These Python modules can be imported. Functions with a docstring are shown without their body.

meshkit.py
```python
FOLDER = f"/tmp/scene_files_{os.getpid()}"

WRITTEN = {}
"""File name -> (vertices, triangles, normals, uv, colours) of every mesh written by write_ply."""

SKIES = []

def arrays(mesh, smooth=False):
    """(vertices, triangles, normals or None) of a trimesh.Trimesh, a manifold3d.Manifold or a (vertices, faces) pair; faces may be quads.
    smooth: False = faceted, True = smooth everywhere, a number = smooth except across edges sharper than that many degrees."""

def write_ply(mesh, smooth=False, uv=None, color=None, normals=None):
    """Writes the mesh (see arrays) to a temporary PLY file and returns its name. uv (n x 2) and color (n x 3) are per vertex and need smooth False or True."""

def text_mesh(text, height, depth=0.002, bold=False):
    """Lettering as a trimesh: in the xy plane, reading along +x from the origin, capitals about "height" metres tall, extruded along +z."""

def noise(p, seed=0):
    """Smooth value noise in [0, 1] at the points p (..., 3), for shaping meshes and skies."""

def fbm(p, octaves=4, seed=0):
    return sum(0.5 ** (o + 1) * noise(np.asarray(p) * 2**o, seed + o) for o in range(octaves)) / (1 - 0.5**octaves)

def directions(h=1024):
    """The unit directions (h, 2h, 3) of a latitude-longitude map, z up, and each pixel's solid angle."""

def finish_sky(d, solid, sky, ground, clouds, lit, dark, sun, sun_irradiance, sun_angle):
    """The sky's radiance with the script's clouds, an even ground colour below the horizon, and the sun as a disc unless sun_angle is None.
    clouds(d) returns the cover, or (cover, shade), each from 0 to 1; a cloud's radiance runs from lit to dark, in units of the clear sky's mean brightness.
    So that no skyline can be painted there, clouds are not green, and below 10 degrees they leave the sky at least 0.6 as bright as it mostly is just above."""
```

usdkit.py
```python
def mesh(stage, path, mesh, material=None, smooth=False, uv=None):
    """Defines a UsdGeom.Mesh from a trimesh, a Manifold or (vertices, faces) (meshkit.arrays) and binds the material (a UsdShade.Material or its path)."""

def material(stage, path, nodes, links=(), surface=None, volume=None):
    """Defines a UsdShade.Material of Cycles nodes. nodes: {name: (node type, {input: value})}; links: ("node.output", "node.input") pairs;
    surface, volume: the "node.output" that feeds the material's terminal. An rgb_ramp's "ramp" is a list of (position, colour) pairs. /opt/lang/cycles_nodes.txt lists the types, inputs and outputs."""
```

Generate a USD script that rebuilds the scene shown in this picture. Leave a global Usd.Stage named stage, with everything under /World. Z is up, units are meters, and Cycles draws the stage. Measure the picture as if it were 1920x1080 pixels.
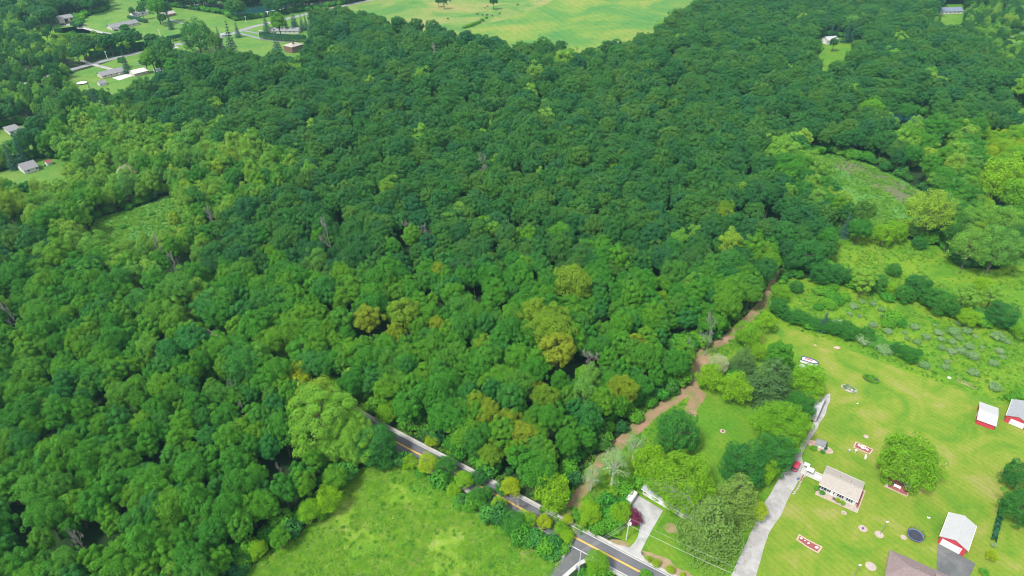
import math, random
import numpy as np, trimesh, shapely
from shapely.geometry import Polygon, LineString, Point, box as sbox
from shapely.ops import unary_union
import usdkit, meshkit
from pxr import Usd, UsdGeom, UsdLux, UsdShade, Gf, Sdf, Vt

# ------------------------------------------------------------------ camera, sky, sun, exposure
stage = Usd.Stage.CreateInMemory()
UsdGeom.SetStageUpAxis(stage, UsdGeom.Tokens.z)
UsdGeom.SetStageMetersPerUnit(stage, 1.0)
UsdGeom.Xform.Define(stage, '/World')
CAM_H, PITCH, FPX = 175.0, math.radians(35.0), 1230.0          # metres, angle below the horizon, focal length in pixels of a 1920 wide picture
cam = UsdGeom.Camera.Define(stage, '/World/camera')
cam.AddTranslateOp().Set(Gf.Vec3d(0, 0, CAM_H))
cam.AddRotateXOp().Set(90.0 - math.degrees(PITCH))
cam.CreateHorizontalApertureAttr(36.0)
cam.CreateFocalLengthAttr(36.0 * FPX / 1920.0)
cam.CreateClippingRangeAttr(Gf.Vec2f(1.0, 20000.0))
cam.CreateExposureAttr(2.27)

SUN_EL, SUN_AZ = math.radians(56), math.radians(228)            # direction towards the sun: azimuth from +y clockwise to +x
SUN_DIR = np.array([math.cos(SUN_EL) * math.sin(SUN_AZ), math.cos(SUN_EL) * math.cos(SUN_AZ), math.sin(SUN_EL)])
dome = UsdLux.DomeLight.Define(stage, '/World/sky')
dome.GetPrim().SetCustomDataByKey('kind', 'structure')
sky_mat = usdkit.material(stage, '/World/Looks/sky_material', {
    'sky': ('sky_texture', {'sky_type': 'single_scattering', 'sun_disc': False, 'sun_elevation': SUN_EL, 'sun_rotation': SUN_AZ, 'aerosol_density': 2.0}),
    'tc': ('texture_coordinate', {}),
    'n': ('noise_texture', {'scale': 3.0, 'detail': 5.0, 'roughness': 0.55}),
    'cover': ('rgb_ramp', {'ramp': [(0.0, (0.35,) * 3), (0.40, (0.6,) * 3), (0.62, (0.95,) * 3), (1.0, (0.95,) * 3)]}),
    'mix': ('mix_color', {'b': (7.1, 7.25, 7.5), 'use_clamp': False}),
    'bg': ('background_shader', {'strength': 0.052})},
    [('tc.generated', 'n.vector'), ('n.fac', 'cover.fac'), ('cover.color', 'mix.fac'), ('sky.color', 'mix.a'), ('mix.result', 'bg.color')], surface='bg.background')
UsdShade.MaterialBindingAPI.Apply(dome.GetPrim()).Bind(sky_mat)
sun = UsdLux.DistantLight.Define(stage, '/World/sun')
sun.CreateIntensityAttr(0.4); sun.CreateAngleAttr(10.0); sun.CreateColorAttr(Gf.Vec3f(1.0, 0.97, 0.90)); sun.CreateNormalizeAttr(True)
zax = Gf.Vec3d(*SUN_DIR)
sun.AddTransformOp().Set(Gf.Matrix4d(Gf.Rotation(Gf.Vec3d(0, 0, 1), zax), Gf.Vec3d(0, 0, 0)))
HAZE = 0.00005

# ------------------------------------------------------------------ helpers
SN, CS = math.sin(PITCH), math.cos(PITCH)
def P(px, py, z=0.0):
    """The point of the place, at height z, that the photograph shows at pixel (px, py) of 1920 x 1080."""
    x, t = (px - 960) / FPX, (py - 540) / FPX
    d = (CAM_H - z) / (SN + t * CS)
    return np.array([x * d, (CS - t * SN) * d, z])
def depth_at(p):
    return p[1] * CS + (CAM_H - p[2]) * SN
def to_px(p):
    d = depth_at(p); up = p[1] * SN - (CAM_H - p[2]) * CS
    return 960 + FPX * p[0] / d, 540 - FPX * up / d
def height_of(base, top_y):
    """Height of an upright thing standing at pixel base whose top the photograph shows at row top_y."""
    b = P(*base); lo, hi = 0.0, 60.0
    for _ in range(40):
        m = (lo + hi) / 2
        if to_px((b[0], b[1], m))[1] > top_y: lo = m
        else: hi = m
    return (lo + hi) / 2
USED = {}
GZ = [0.0]                                                            # height of the lawn and drive sheets that things stand on
def numbered(parent, name):
    k = (parent, name); n = USED.get(k, 0); USED[k] = n + 1
    return f'{parent}/{name}' + (f'_{n:03d}' if n else '')
def tag(prim, label=None, category=None, group=None, kind=None):
    for k, v in (('label', label), ('category', category), ('group', group), ('kind', kind)):
        if v: prim.SetCustomDataByKey(k, v)
    return prim
def thing(name, label, category, loc=(0, 0, 0), rot=0.0, scale=None, group=None):
    x = UsdGeom.Xform.Define(stage, numbered('/World', name))
    x.AddTranslateOp().Set(Gf.Vec3d(float(loc[0]), float(loc[1]), float(loc[2]) + GZ[0])); x.AddRotateZOp().Set(math.degrees(rot))
    if scale is not None:
        x.AddScaleOp().Set(Gf.Vec3f(*map(float, (scale if np.ndim(scale) else (scale,) * 3))))
    tag(x.GetPrim(), label, category, group)
    return str(x.GetPath())
def part(parent, name, mesh, mat, smooth=False, label=None):
    m = usdkit.mesh(stage, numbered(parent, name), mesh, mat, smooth)
    if label: m.GetPrim().SetCustomDataByKey('label', label)
    return str(m.GetPath())
def top(name, mesh, mat, label=None, category=None, group=None, kind=None, smooth=False):
    m = usdkit.mesh(stage, numbered('/World', name), mesh, mat, smooth)
    tag(m.GetPrim(), label, category, group, kind)
    return str(m.GetPath())
def cat(*ms):
    return trimesh.util.concatenate([m for m in ms if m is not None])
def bx(x0, x1, y0, y1, z0, z1):
    b = trimesh.creation.box([x1 - x0, y1 - y0, z1 - z0]); b.apply_translation([(x0 + x1) / 2, (y0 + y1) / 2, (z0 + z1) / 2]); return b
def cyl(r, z0, z1, x=0, y=0, n=16):
    c = trimesh.creation.cylinder(radius=r, height=z1 - z0, sections=n); c.apply_translation([x, y, (z0 + z1) / 2]); return c
def tube(pts, radii, n=6):
    pts = np.asarray(pts, float); radii = np.broadcast_to(np.asarray(radii, float), len(pts))
    d = np.gradient(pts, axis=0); d /= np.linalg.norm(d, axis=1, keepdims=True) + 1e-9
    ref = np.where(np.abs(d[:, 2:3]) < 0.9, [[0, 0, 1.0]], [[1.0, 0, 0]])
    u = np.cross(d, ref); u /= np.linalg.norm(u, axis=1, keepdims=True) + 1e-9; w = np.cross(d, u)
    a = np.arange(n) * 2 * np.pi / n
    v = (pts[:, None] + radii[:, None, None] * (np.cos(a)[None, :, None] * u[:, None] + np.sin(a)[None, :, None] * w[:, None])).reshape(-1, 3)
    f = []
    for i in range(len(pts) - 1):
        for j in range(n):
            a0, a1 = i * n + j, i * n + (j + 1) % n
            f += [(a0, a1, a1 + n), (a0, a1 + n, a0 + n)]
    for j in range(1, n - 1):
        f.append((0, j + 1, j)); k = (len(pts) - 1) * n; f.append((k, k + j, k + j + 1))
    return trimesh.Trimesh(v, np.array(f), process=False)
def move(m, loc=(0, 0, 0), rot=0.0, pitch=0.0):
    if pitch: m.apply_transform(trimesh.transformations.rotation_matrix(pitch, [1, 0, 0]))
    if rot: m.apply_transform(trimesh.transformations.rotation_matrix(rot, [0, 0, 1]))
    m.apply_translation(loc); return m

# ------------------------------------------------------------------ materials
def MP(n): return '/World/Looks/' + n
def plain(name, col, rough=0.6, metallic=0.0, noise=0.0, scale=1.0, spec=0.4, coat=0.0):
    """A flat colour with some uneven wear."""
    col = tuple(c * 0.62 for c in col)
    nodes = {'g': ('geometry', {}), 'n': ('noise_texture', {'scale': scale, 'detail': 4.0, 'roughness': 0.6}),
             'r': ('rgb_ramp', {'ramp': [(0.25, tuple(c * (1 - noise) for c in col)), (0.75, tuple(min(1, c * (1 + noise)) for c in col))]}),
             'p': ('principled_bsdf', {'roughness': rough, 'metallic': metallic, 'specular_ior_level': spec, 'coat_weight': coat})}
    return usdkit.material(stage, MP(name), nodes, [('g.position', 'n.vector'), ('n.fac', 'r.fac'), ('r.color', 'p.base_color')], surface='p.BSDF')
def ground_mat(name, ramp, scale=0.06, fine=None, fine_scale=1.6, bump=0.25, stripes=None, patch=None):
    """Ground: a slow ramp of colours, finer blotches, optional mowing stripes (direction, width, strength) and patches (colour, scale, threshold)."""
    ramp = [(a, tuple(v * 0.5 for v in c)) for a, c in ramp]
    nodes = {'g': ('geometry', {}),
             'n1': ('noise_texture', {'scale': scale, 'detail': 6.0, 'roughness': 0.62, 'distortion': 0.6}),
             'r1': ('rgb_ramp', {'ramp': ramp}),
             'n2': ('noise_texture', {'scale': fine_scale, 'detail': 5.0, 'roughness': 0.7}),
             'r2': ('rgb_ramp', {'ramp': fine or [(0.25, (0.72,) * 3), (0.5, (1, 1, 1)), (0.8, (1.25, 1.22, 1.1))]}),
             'mul': ('mix_color', {'blend_type': 'multiply', 'fac': 1.0, 'use_clamp': False}),
             'b': ('bump', {'strength': bump, 'distance': 0.25}),
             'p': ('principled_bsdf', {'roughness': 0.9, 'specular_ior_level': 0.15})}
    links = [('g.position', 'n1.vector'), ('g.position', 'n2.vector'), ('n1.fac', 'r1.fac'), ('n2.fac', 'r2.fac'), ('r1.color', 'mul.a'), ('r2.color', 'mul.b'), ('n2.fac', 'b.height'), ('b.normal', 'p.normal')]
    out = 'mul.result'
    if patch:
        col, sc, th = patch; col = tuple(v * 0.5 for v in col)
        nodes |= {'n3': ('noise_texture', {'scale': sc, 'detail': 4.0, 'roughness': 0.55}), 'r3': ('rgb_ramp', {'ramp': [(th, (0, 0, 0)), (th + 0.07, (1, 1, 1))]}), 'mx': ('mix_color', {'b': col})}
        links += [('g.position', 'n3.vector'), ('n3.fac', 'r3.fac'), ('r3.color', 'mx.fac'), (out, 'mx.a')]; out = 'mx.result'
    if stripes:
        ang, width, k = stripes
        nodes |= {'map': ('mapping', {'rotation': (0, 0, ang)}), 'w': ('wave_texture', {'wave_type': 'bands', 'bands_direction': 'x', 'scale': 0.314 / width, 'distortion': 1.2, 'detail': 2.0, 'detail_scale': 0.6}),
                  'rw': ('rgb_ramp', {'ramp': [(0.3, (1 - k,) * 3), (0.7, (1 + k, 1 + k, 1.0))]}), 'mw': ('mix_color', {'blend_type': 'multiply', 'fac': 1.0, 'use_clamp': False})}
        links += [('g.position', 'map.vector'), ('map.vector', 'w.vector'), ('w.fac', 'rw.fac'), ('rw.color', 'mw.b'), (out, 'mw.a')]; out = 'mw.result'
    links.append((out, 'p.base_color'))
    return usdkit.material(stage, MP(name), nodes, links, surface='p.BSDF')
def foliage(name, cols, trans=0.12, jitter=0.25):
    """Leaves: each plant its own tone out of the ramp, each leaf spray a little lighter or darker."""
    n = len(cols)
    nodes = {'o': ('object_info', {}), 'g': ('geometry', {}),
             'r': ('rgb_ramp', {'ramp': [(i / max(1, n - 1), c) for i, c in enumerate(cols)]}),
             'n': ('noise_texture', {'scale': 0.45, 'detail': 3.0, 'roughness': 0.6}),
             'rn': ('rgb_ramp', {'ramp': [(0.3, (0.86, 0.84, 0.95)), (0.7, (1.16, 1.14, 0.95))]}),
             'ri': ('rgb_ramp', {'ramp': [(0.0, (1 - jitter,) * 3), (0.7, (1, 1, 1)), (1.0, (1 + jitter * 1.5, 1 + jitter * 1.3, 1.0))]}),
             'm1': ('mix_color', {'blend_type': 'multiply', 'fac': 1.0, 'use_clamp': False}), 'm2': ('mix_color', {'blend_type': 'multiply', 'fac': 1.0, 'use_clamp': False}),
             'p': ('principled_bsdf', {'roughness': 0.6, 'specular_ior_level': 0.12}), 't': ('translucent_bsdf', {}), 'mix': ('mix_closure', {'fac': trans})}
    links = [('o.random', 'r.fac'), ('g.position', 'n.vector'), ('n.fac', 'rn.fac'), ('g.random_per_island', 'ri.fac'), ('r.color', 'm1.a'), ('rn.color', 'm1.b'), ('m1.result', 'm2.a'), ('ri.color', 'm2.b'),
             ('m2.result', 'p.base_color'), ('m2.result', 't.color'), ('p.BSDF', 'mix.closure1'), ('t.BSDF', 'mix.closure2')]
    return usdkit.material(stage, MP(name), nodes, links, surface='mix.closure')

LEAF = {
    'dark': foliage('dark_leaves', [(0.018, 0.104, 0.022), (0.026, 0.125, 0.020), (0.042, 0.148, 0.018), (0.016, 0.104, 0.032), (0.058, 0.158, 0.018), (0.026, 0.135, 0.018)]),
    'near': foliage('bright_leaves', [(0.032, 0.165, 0.014), (0.044, 0.195, 0.012), (0.068, 0.230, 0.010), (0.024, 0.148, 0.026), (0.090, 0.245, 0.009), (0.036, 0.180, 0.013)]),
    'olive': foliage('olive_leaves', [(0.130, 0.240, 0.010), (0.165, 0.245, 0.008), (0.100, 0.230, 0.012), (0.180, 0.240, 0.010)]),
    'pale': foliage('pale_leaves', [(0.100, 0.275, 0.026), (0.145, 0.315, 0.024), (0.080, 0.245, 0.036), (0.190, 0.335, 0.020)]),
    'lime': foliage('lime_leaves', [(0.140, 0.350, 0.008), (0.190, 0.390, 0.008), (0.105, 0.320, 0.012)], trans=0.28),
    'yellow': foliage('yellow_green_leaves', [(0.24, 0.40, 0.006), (0.30, 0.42, 0.008), (0.19, 0.38, 0.008)], trans=0.28),
    'round': foliage('deep_green_leaves', [(0.024, 0.140, 0.020), (0.038, 0.172, 0.016), (0.030, 0.155, 0.022)]),
    'maple': foliage('maple_leaves', [(0.160, 0.430, 0.012), (0.215, 0.460, 0.012)], jitter=0.5),
    'cottonwood': foliage('cottonwood_leaves', [(0.115, 0.300, 0.022), (0.135, 0.320, 0.022)]),
    'pine': foliage('pine_needles', [(0.045, 0.125, 0.036), (0.065, 0.150, 0.036), (0.050, 0.130, 0.044)], trans=0.08),
    'whitepine': foliage('light_pine_needles', [(0.120, 0.230, 0.040), (0.145, 0.250, 0.036)], trans=0.1),
    'spruce': foliage('spruce_needles', [(0.024, 0.095, 0.054), (0.034, 0.115, 0.072), (0.046, 0.126, 0.090)], trans=0.06),
    'silver': foliage('silver_leaves', [(0.150, 0.280, 0.105), (0.190, 0.310, 0.140), (0.120, 0.265, 0.080)], trans=0.15),
    'purple': foliage('purple_leaves', [(0.130, 0.014, 0.055), (0.150, 0.016, 0.065)], trans=0.15),
    'birch': foliage('birch_leaves', [(0.160, 0.310, 0.110), (0.190, 0.330, 0.130)], trans=0.2),
    'flower': foliage('white_blossom_leaves', [(0.42, 0.50, 0.24), (0.50, 0.58, 0.30)], trans=0.2, jitter=0.45),
    'shrub': foliage('shrub_leaves', [(0.034, 0.190, 0.018), (0.060, 0.235, 0.014), (0.095, 0.285, 0.012), (0.042, 0.195, 0.030)]),
    'hedge': foliage('hedge_leaves', [(0.016, 0.085, 0.038), (0.022, 0.095, 0.040)], trans=0.06),
    'grass': foliage('tall_grass', [(0.130, 0.320, 0.016), (0.180, 0.360, 0.018), (0.090, 0.290, 0.016), (0.290, 0.390, 0.085)], trans=0.15, jitter=0.25),
}
BARK = plain('bark', (0.11, 0.09, 0.07), 0.9, noise=0.35, scale=3)
DEADWOOD = plain('dead_wood', (0.27, 0.25, 0.24), 0.9, noise=0.25, scale=2)
WHITEBARK = plain('white_bark', (0.55, 0.53, 0.48), 0.8, noise=0.3, scale=3)
# ------------------------------------------------------------------ plants: one of each kind, built once
KINDS = '/World/plant_kinds'
stage.CreateClassPrim(KINDS)
def leaves(centres, outs, size, rng, tilt=0.55, aspect=0.62):
    """Leaf sprays: a bent quad (two triangles) at each centre, facing out with a random tilt."""
    n = len(centres)
    d = outs + rng.normal(0, tilt, (n, 3)); d /= np.linalg.norm(d, axis=1, keepdims=True) + 1e-9
    a = np.cross(d, rng.normal(size=(n, 3))); a /= np.linalg.norm(a, axis=1, keepdims=True) + 1e-9
    b = np.cross(d, a)
    s = size * rng.uniform(0.65, 1.35, (n, 1))
    fold = d * s * rng.uniform(-0.25, 0.25, (n, 1))
    v = np.stack([centres - a * s * 0.5 + fold, centres - b * s * aspect * 0.5, centres + a * s * 0.5 + fold, centres + b * s * aspect * 0.5], 1).reshape(-1, 3)
    i = np.arange(n)[:, None] * 4
    return v, np.concatenate([i + [[0, 1, 2]], i + [[0, 2, 3]]], 1).reshape(-1, 3)
def sphere_dirs(n, rng, lo=-1.0, hi=1.0):
    i = np.arange(n) + 0.5
    z = lo + (hi - lo) * i / n; a = i * 2.399963 + rng.uniform(0, 6.28)
    d = np.stack([np.sqrt(1 - z * z) * np.cos(a), np.sqrt(1 - z * z) * np.sin(a), z], 1) + rng.normal(0, 0.09, (n, 3))
    return d / np.linalg.norm(d, axis=1, keepdims=True)
def joined(parts):
    v, f, k = [], [], 0
    for a, b in parts:
        v.append(a); f.append(np.asarray(b) + k); k += len(a)
    return np.vstack(v), np.vstack(f)
def broadleaf(seed, R=6.5, H=19.0, n_clumps=46, per=150, leaf=0.62, clump=0.29, up=0.62, lo=-0.45, ragged=0.16, bark_limbs=9, rough=False):
    """A crown of leaf clumps over a dome, with trunk and limbs that run into the clumps."""
    rng = np.random.default_rng(seed)
    cz, vr = H * (1 - up * 0.56), H * up * 0.56
    d = sphere_dirs(n_clumps, rng, lo, 0.99)
    lump = 1 + ragged * np.sin(3 * np.arctan2(d[:, 1], d[:, 0]) + rng.uniform(0, 6.28)) * rng.uniform(0.3, 1) + rng.normal(0, ragged * 0.6, n_clumps)
    cr = R * clump * rng.uniform(0.72, 1.3, n_clumps)
    C = d * (np.array([R, R, vr]) - cr[:, None] * 0.72) * lump[:, None] * rng.uniform(0.68 if rough else 0.80, 1.10 if rough else 1.06, (n_clumps, 1)) + [0, 0, cz]
    pts, outs = [], []
    for c, r, dd in zip(C, cr, d):
        k = int(per * (r / (R * clump)) ** 2)
        q = sphere_dirs(k, rng) ; q = q[(q @ dd > -0.35)]
        rad = r * (1 + 0.13 * np.sin(5 * q[:, :1] + seed) + rng.normal(0, 0.07, (len(q), 1)))
        pts.append(c + q * rad * [1, 1, 0.85]); outs.append(q + [0, 0, 0.35])
    fill = rng.normal(0, 0.27, (n_clumps * 5, 3)) * [R, R, vr] + [0, 0, cz]
    pts.append(fill); outs.append(rng.normal(size=fill.shape))
    crown = leaves(np.vstack(pts), np.vstack(outs), leaf, rng, tilt=0.32)
    r0 = 0.030 * H
    limbs = [tube([(0, 0, -0.3), (0.1, 0, H * 0.2), (rng.normal(0, .3), rng.normal(0, .3), cz)], [r0, r0 * 0.75, r0 * 0.4])]
    for c in C[rng.permutation(n_clumps)[:bark_limbs]]:
        z0 = rng.uniform(0.28, 0.55) * H
        limbs.append(tube([(0, 0, z0), (c[0] * 0.5, c[1] * 0.5, (z0 + c[2]) / 2 + 0.4), tuple(c)], [r0 * 0.42, r0 * 0.25, r0 * 0.08], 5))
    return crown, cat(*limbs), R, H, cz
def conifer(seed, R=3.4, H=17.0, rows=15, leaf=0.5, droop=0.25, per=26, top_r=0.05, wide=1.0):
    """Whorls of boughs, each a flat fan of sprays, on a straight trunk."""
    rng = np.random.default_rng(seed); pts, outs = [], []
    limbs = [tube([(0, 0, -0.3), (0, 0, H)], [0.02 * H, 0.02], 6)]
    for i in range(rows):
        t = i / (rows - 1); z = H * (0.07 + 0.9 * t); rad = R * ((1 - t) ** wide + top_r)
        nb = max(4, int(9 * (1 - t) + 4))
        for j in range(nb):
            a = 2 * np.pi * (j + rng.uniform(-0.3, 0.3)) / nb + i; rr = rad * rng.uniform(0.78, 1.12)
            k = max(6, int(per * (rr / R) + 4)); s = np.sqrt(rng.uniform(0.02, 1, k)) * rr
            side = rng.normal(0, 0.20, k) * (s + 0.3)
            x, y = s * np.cos(a) - side * np.sin(a), s * np.sin(a) + side * np.cos(a)
            pts.append(np.stack([x, y, z - droop * s * (0.6 + 0.4 * s / max(rr, .1)) + rng.normal(0, 0.10, k)], 1))
            outs.append(np.stack([np.cos(a) * 0.5 + 0 * x, np.sin(a) * 0.5 + 0 * x, 0 * x + 0.8], 1))
            if rr > R * 0.35 and j % 2 == 0: limbs.append(tube([(0, 0, z), (rr * .8 * np.cos(a), rr * .8 * np.sin(a), z - droop * rr * .7)], [0.06, 0.02], 4))
    return leaves(np.vstack(pts), np.vstack(outs), leaf, rng, tilt=0.4), cat(*limbs), R, H, H * 0.42
def dead_tree(seed, R=4.0, H=14.0, lean=0.0, twigs=5):
    rng = np.random.default_rng(seed); out = []
    def grow(p, d, L, r, lv):
        q = p + d * L * 0.5 + rng.normal(0, L * 0.05, 3); e = p + d * L + rng.normal(0, L * 0.07, 3)
        out.append(tube([p, q, e], [max(r, .085), max(r * 0.8, .08), max(r * 0.55, .065)], 5 if lv < 2 else 3))
        if lv >= 4: return
        for k in range(3 if lv < 2 else twigs - 1):
            nd = d + rng.normal(0, 0.55, 3) + [0, 0, 0.10]; nd /= np.linalg.norm(nd)
            s = p + (e - p) * (1.0 if k == 0 else rng.uniform(0.5, 0.98))
            grow(s, nd, L * rng.uniform(0.5, 0.78), r * 0.55, lv + 1)
    d0 = np.array([lean, lean * .4, 1.0]); d0 /= np.linalg.norm(d0)
    grow(np.array([0, 0, -0.3]), d0, H * 0.42, H * 0.024, 0)
    m = cat(*out); v = np.array(m.vertices)
    v[:, 2] *= H / v[:, 2].max(); h = np.linalg.norm(v[:, :2], axis=1); k = R / np.quantile(h, 0.97); v[:, :2] *= k
    return trimesh.Trimesh(v, m.faces, process=False), R, H
def shrub(seed, R=1.5, H=1.8, n_clumps=12, per=80, leaf=0.34):
    return broadleaf(seed, R, H, n_clumps, per, leaf, clump=0.42, up=0.92, lo=-0.5, ragged=0.2, bark_limbs=4)

PROTO = {}                                                            # species -> list of (prim path, R, H, crown centre height)
def add_kind(species, n, made, leaf_mat, bark=BARK, foliage_name='crown', trunk_name='trunk'):
    crown, wood, R, H, cz = made
    p = f'{KINDS}/{species}_{n:03d}'
    UsdGeom.Xform.Define(stage, p)
    usdkit.mesh(stage, p + '/' + foliage_name, crown, leaf_mat); usdkit.mesh(stage, p + '/' + trunk_name, wood, bark)
    PROTO.setdefault(species, []).append((p, R, H, cz))
for k in range(7):                                                    # woodland trees, near and far
    R = [6.6, 5.8, 7.2, 6.2, 5.4, 6.9, 6.0][k]; H = [19, 18, 20, 21, 17, 18.5, 19.5][k]
    mk = lambda **a: broadleaf(100 + k, R, H, **a)
    full = mk(n_clumps=74 + 3 * k, per=120, leaf=0.58, clump=0.20, rough=True); low = mk(n_clumps=64, per=56, leaf=0.85, clump=0.20, rough=True)
    add_kind('dark', k, full, LEAF['dark']); add_kind('near', k, full, LEAF['near'])
    add_kind('dark_far', k, low, LEAF['dark'])
    if k < 4:
        add_kind('olive', k, full, LEAF['olive'])
    if k < 3:
        add_kind('olive_far', k, low, LEAF['olive'])
    if k < 5:
        loose = broadleaf(140 + k, R * 0.95, H * 1.02, 40, 120, 0.62, clump=0.25, up=0.74, ragged=0.26)
        add_kind('pale', k, loose, LEAF['pale'])
        add_kind('pale_far', k, broadleaf(150 + k, R, H, 30, 70, 1.0, clump=0.27, up=0.74, ragged=0.26), LEAF['pale'])
    if k < 3:
        bush = broadleaf(170 + k, 4.6, 11, 34, 120, 0.5, clump=0.30, up=0.84, ragged=0.22)
        add_kind('lime', k, bush, LEAF['lime']); add_kind('yellow', k, bush, LEAF['yellow']); add_kind('flower', k, bush, LEAF['flower'])
        rnd = broadleaf(180 + k, 6.4, 14, 80, 130, 0.46, clump=0.20, up=0.90, lo=-0.75, ragged=0.10, rough=True)
        add_kind('round', k, rnd, LEAF['round']); add_kind('maple', k, broadleaf(185 + k, 10.0, 17, 110, 150, 0.55, clump=0.165, up=0.90, lo=-0.7, ragged=0.10, rough=True), LEAF['maple'])
        add_kind('shrub', k, shrub(200 + k), LEAF['shrub'], foliage_name='foliage', trunk_name='stem'); add_kind('silver', k, shrub(210 + k, 1.5, 1.5), LEAF['silver'], foliage_name='foliage', trunk_name='stem')
        add_kind('spruce', k, conifer(220 + k), LEAF['spruce'])
        add_kind('pine', k, conifer(230 + k, 6.5, 15, 13, 0.50, 0.05, 80, 0.18, 0.6), LEAF['pine'])
        add_kind('whitepine', k, conifer(240 + k, 9.0, 22, 15, 0.55, 0.02, 120, 0.14, 0.65), LEAF['whitepine'])
        add_kind('birch', k, broadleaf(250 + k, 3.6, 13, 26, 60, 0.40, clump=0.30, up=0.75, ragged=0.3, bark_limbs=16), LEAF['birch'], WHITEBARK)
    if k < 2:
        add_kind('cottonwood', k, broadleaf(270 + k, 13.0, 25, 170, 190, 0.62, clump=0.15, up=0.85, lo=-0.65, ragged=0.16, bark_limbs=20), LEAF['cottonwood'])
        add_kind('ash', k, broadleaf(280 + k, 8.5, 19, 90, 90, 0.55, clump=0.17, up=0.72, lo=-0.5, ragged=0.28, bark_limbs=24), LEAF['pale'])
    if k < 1:
        add_kind('purple', k, broadleaf(260, 2.6, 4.6, 30, 120, 0.30, clump=0.30, up=0.9, ragged=0.2), LEAF['purple'])
for k in range(4):
    m, R, H = dead_tree(300 + k, lean=[0, .25, -.15, .4][k])
    p = f'{KINDS}/dead_{k:03d}'; UsdGeom.Xform.Define(stage, p); usdkit.mesh(stage, p + '/trunk', m, DEADWOOD); PROTO.setdefault('dead', []).append((p, R, H, H * 0.55))

rng = np.random.default_rng(7)
def instance(species, loc, s, rot, name, label, category, group=None, k=None, sz=None):
    opts = PROTO[species]; k = int(rng.integers(len(opts))) if k is None else k % len(opts)
    p = thing(name, label, category, loc, rot, (s, s, sz or s), group)
    pr = stage.GetPrimAtPath(p); pr.GetReferences().AddInternalReference(opts[k][0]); pr.SetInstanceable(True)
    return p
def plant(species, cx, cy, width, name, label, category='tree', group=None, k=None, tall=1.0):
    """Sets a plant on the ground so that its crown is centred at the photograph's (cx, cy), 'width' of its pixels across."""
    opts = PROTO[species]; k = int(rng.integers(len(opts))) if k is None else k % len(opts)
    _, R, H, cz = opts[k]; z = 5.0
    for _ in range(5):
        q = P(cx, cy, z); s = width / 2 * depth_at(q) / FPX / R; z = cz * s * tall
    MANUAL.append((q[0], q[1], R * s * (1.45 if species == 'dead' else 1.0)))
    return instance(species, (q[0], q[1], 0), s, float(rng.uniform(0, 6.28)), name, label, category, group, k, s * tall)
MANUAL = [(0.0, -500.0, 1.0)]
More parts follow.
